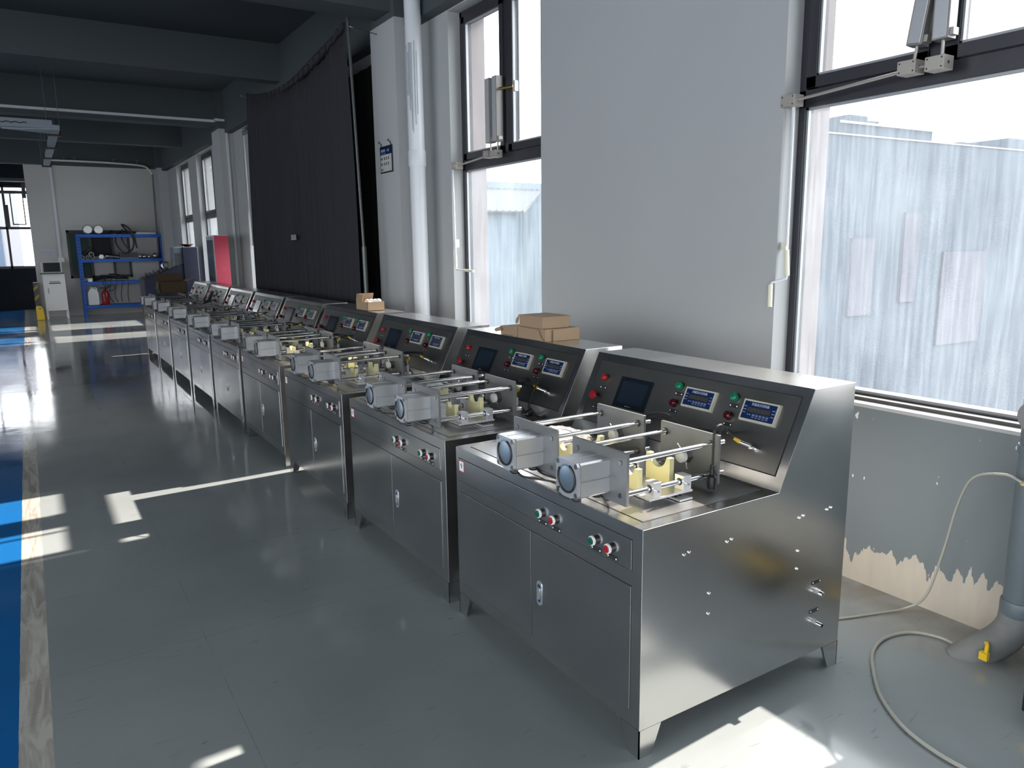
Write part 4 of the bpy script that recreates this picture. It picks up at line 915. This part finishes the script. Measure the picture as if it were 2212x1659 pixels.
mb = MB().tube([(0, 0, .07), (.14, 0, .065), (.30, 0, .05)], [.06, .045, .05], 16); shelf_item(mb, 'metal_fitting', CHROME, 'shiny bulged metal fitting on the second shelf', 'fitting', (.22, SY+.1, 1.437))
mb = MB().box(0, 0, 0, .42, .2, .03)
for k in range(15): mb.box(.01+k*.028, 0, .03, .022+k*.028, .2, .16)
shelf_item(mb, 'heat_sink', mat('grey_casting', (.14, .14, .14), .5, .6, var=.1), 'grey finned heat sink block on the second shelf', 'heat sink', (.54, SY+.08, 1.437))
for k, (x, r) in enumerate(((1.02, .055), (1.12, .05), (1.23, .045), (1.385, .07))):
    mb = MB().ball((0, 0, r), r, (1.15, 1, 1))
    shelf_item(mb, 'metal_ball', mat('dull_metal', (.42, .41, .39), .35, .9, var=.1) if 'dull_metal' not in MT else MT['dull_metal'], ['rounded metal cap next to the heat sink', 'rounded metal cap, second from the heat sink', 'rounded metal cap between the small one and the large one', 'largest rounded metal cap at the right end of the second shelf'][k], 'metal cap', (x, SY+.1, 1.437), 'metal caps on the second shelf')
mb = MB()
for k in range(16):
    pts = [(R.uniform(-.05, .15)+j*.16+R.uniform(-.05, .05), R.uniform(-.04, .3), .02+.20*sin(pi*j/6)*R.uniform(.2, .75)) for j in range(6)]; mb.tube(smooth_path(pts, 4), .014, 6)
for k in range(5):
    x = .35+k*.13; mb.tube(smooth_path([(x, -.02, .12), (x+.02, -.09, 0), (x-.02+R.uniform(-.05, .05), -.09, -.35), (x+R.uniform(-.05, .05), -.05, -.55)], 4), .009, 6)
mb.tube(smooth_path([(.40, -.05, .1), (.30, -.1, -.05), (.42, -.12, -.24), (.56, -.1, -.18), (.52, -.05, .05)]), .009, 6)
tag(mb.out('cable_tangle', RUBBER, loc=(-.22, SY+.1, .877)), 'tangle of black cables spilling off the third shelf', 'cables', kind='stuff')
shelf_item(MB().lathe([(.055, 0), (.058, .01), (.058, .075), (.05, .08)], (0, 0, 0)), 'tape_roll', WHITEP, 'white roll at the left end of the third shelf', 'roll', (-.19, SY+.05, .877))
j_ = thing('plastic_jug', 'white plastic jug on the bottom shelf', 'jug', (-.16, SY+.12, .277))
mb = MB().prism([(-.125, 0), (.125, 0), (.13, .02), (.13, .30), (.10, .38), (.04, .42), (-.06, .42), (-.12, .33), (-.13, .02)], 'y', -.07, .09); mb.out('jug_body', mat('milky_plastic', (.6, .62, .63), .4, var=.05), j_, bevel=.02, segs=2)
MB().lathe([(.035, .42), (.035, .46)], (-.02, 0, 0)).tube(smooth_path([(.02, 0, .43), (.07, 0, .44), (.10, 0, .38)]), .014, 8).out('cap', WHITEP, j_)
j_ = thing('fire_extinguisher', 'red cylinder with a black top next to the white jug', 'extinguisher', (.12, SY+.13, .277))
MB().lathe([(.085, 0), (.09, .01), (.09, .28), (.07, .34), (.035, .37), (.03, .38)], (0, 0, 0)).m(1).lathe([(.0905, .11), (.0905, .20)], (0, 0, 0)).out('tank', [RED, mat('dark_red_band', (.25, .01, .02), .4, var=0)], j_)
MB().lathe([(.03, .38), (.035, .42)], (0, 0, 0)).box(-.12, -.02, .41, .10, .02, .45).box(.05, -.03, .44, .14, .03, .50).out('valve_head', BLACK, j_)
# white computer cabinet
pcx = thing('computer_cabinet', 'narrow white computer cabinet with a screen by the far wall', 'cabinet', (-1.235, 20.2, 0))
MB().box(.02, 0, .20, .49, .45, 1.10).out('carcass', WHITEP, pcx, bevel=.004)
for x in (.02, .45):
    for y in (0, .41): MB().box(x, y, 0, x+.04, y+.04, .20).out('leg', WHITEP, pcx)
MB().prism([(.0, 1.13), (.45, 1.13), (.45, 1.39), (.0, 1.39)], 'y', .10, .42).prism([(0, 1.13), (.02, 1.13), (.02, 1.39), (0, 1.39)], 'y', 0, .42).out('hood', WHITEP, pcx, bevel=.003)
mb = MB().box(.06, .085, 1.145, .42, .10, 1.375).m(1).box(.075, .083, 1.16, .405, .086, 1.36); mb.out('screen', [BLACK, SCREEN], pcx)
MB().box(-.03, -.12, 1.105, .48, .05, 1.122).out('keyboard_tray', BLACK, pcx)
dd = MB().box(.05, -.004, .24, .46, 0, 1.07).m(1).box(.14, -.006, .86, .39, -.004, .885).m(2)
for k in range(11): dd._add([(.155+k*.020, -.0055, .90), (.169+k*.020, -.0055, .90), (.174+k*.020, -.0055, .922), (.160+k*.020, -.0055, .922)], [(0, 1, 2, 3)])
dd = dd.out('door', [WHITEP, mat('navy_print', (.01, .02, .10), .5, var=0), BLACK], pcx)
MB().box(.10, -.012, .62, .125, -.004, .76).out('handle', BEAD, dd)
sg = MB().box(-1.13, 20.99, 1.50, -.86, 20.998, 1.70).m(1)
for r, (z, n) in enumerate(((1.62, 7), (1.55, 3))):
    for k in range(n):
        x = -1.0-(n-1)*.0165+k*.033; sg.box(x-.010, 20.988, z+.008, x+.010, 20.99, z+.014).box(x-.010, 20.988, z-.014, x+.010, 20.99, z-.009).box(x-.002, 20.988, z-.014, x+.002, 20.99, z+.018)
tag(sg.out('paper_notice', [mat('lavender_paper', (.52, .52, .58), .8, var=0), mat('faint_ink', (.30, .30, .38), .8, var=0)]), 'pale paper notice taped above the white computer cabinet', 'notice')
cpst = MB().box(-1.43, 20.88, 0, -1.33, 20.98, .88).m(1)
for z in (.18, .42, .66): cpst._add([(-1.432, 20.879, z), (-1.328, 20.879, z+.10), (-1.328, 20.879, z+.18), (-1.432, 20.879, z+.08)], [(0, 1, 2, 3)])
tag(cpst.out('corner_guard', [BLACK, mat('dull_yellow', (.45, .30, .03), .5, var=0)]), 'black and yellow striped corner guard by the doorway', 'corner guard')
jy = thing('plastic_jug', 'yellow plastic jug on the floor beside the white cabinet', 'jug', (-1.355, 20.1, 0))
MB().prism([(-.07, 0), (.085, 0), (.09, .03), (.08, .25), (.04, .33), (-.04, .35), (-.075, .30), (-.08, .03)], 'y', -.06, .06).out('jug_body', YELLOW, jy, bevel=.015, segs=2)
MB().lathe([(.025, .345), (.025, .375)], (0, 0, 0)).m(0).box(-.02, -.062, .27, .03, -.059, .29).out('cap', BLACK, jy)
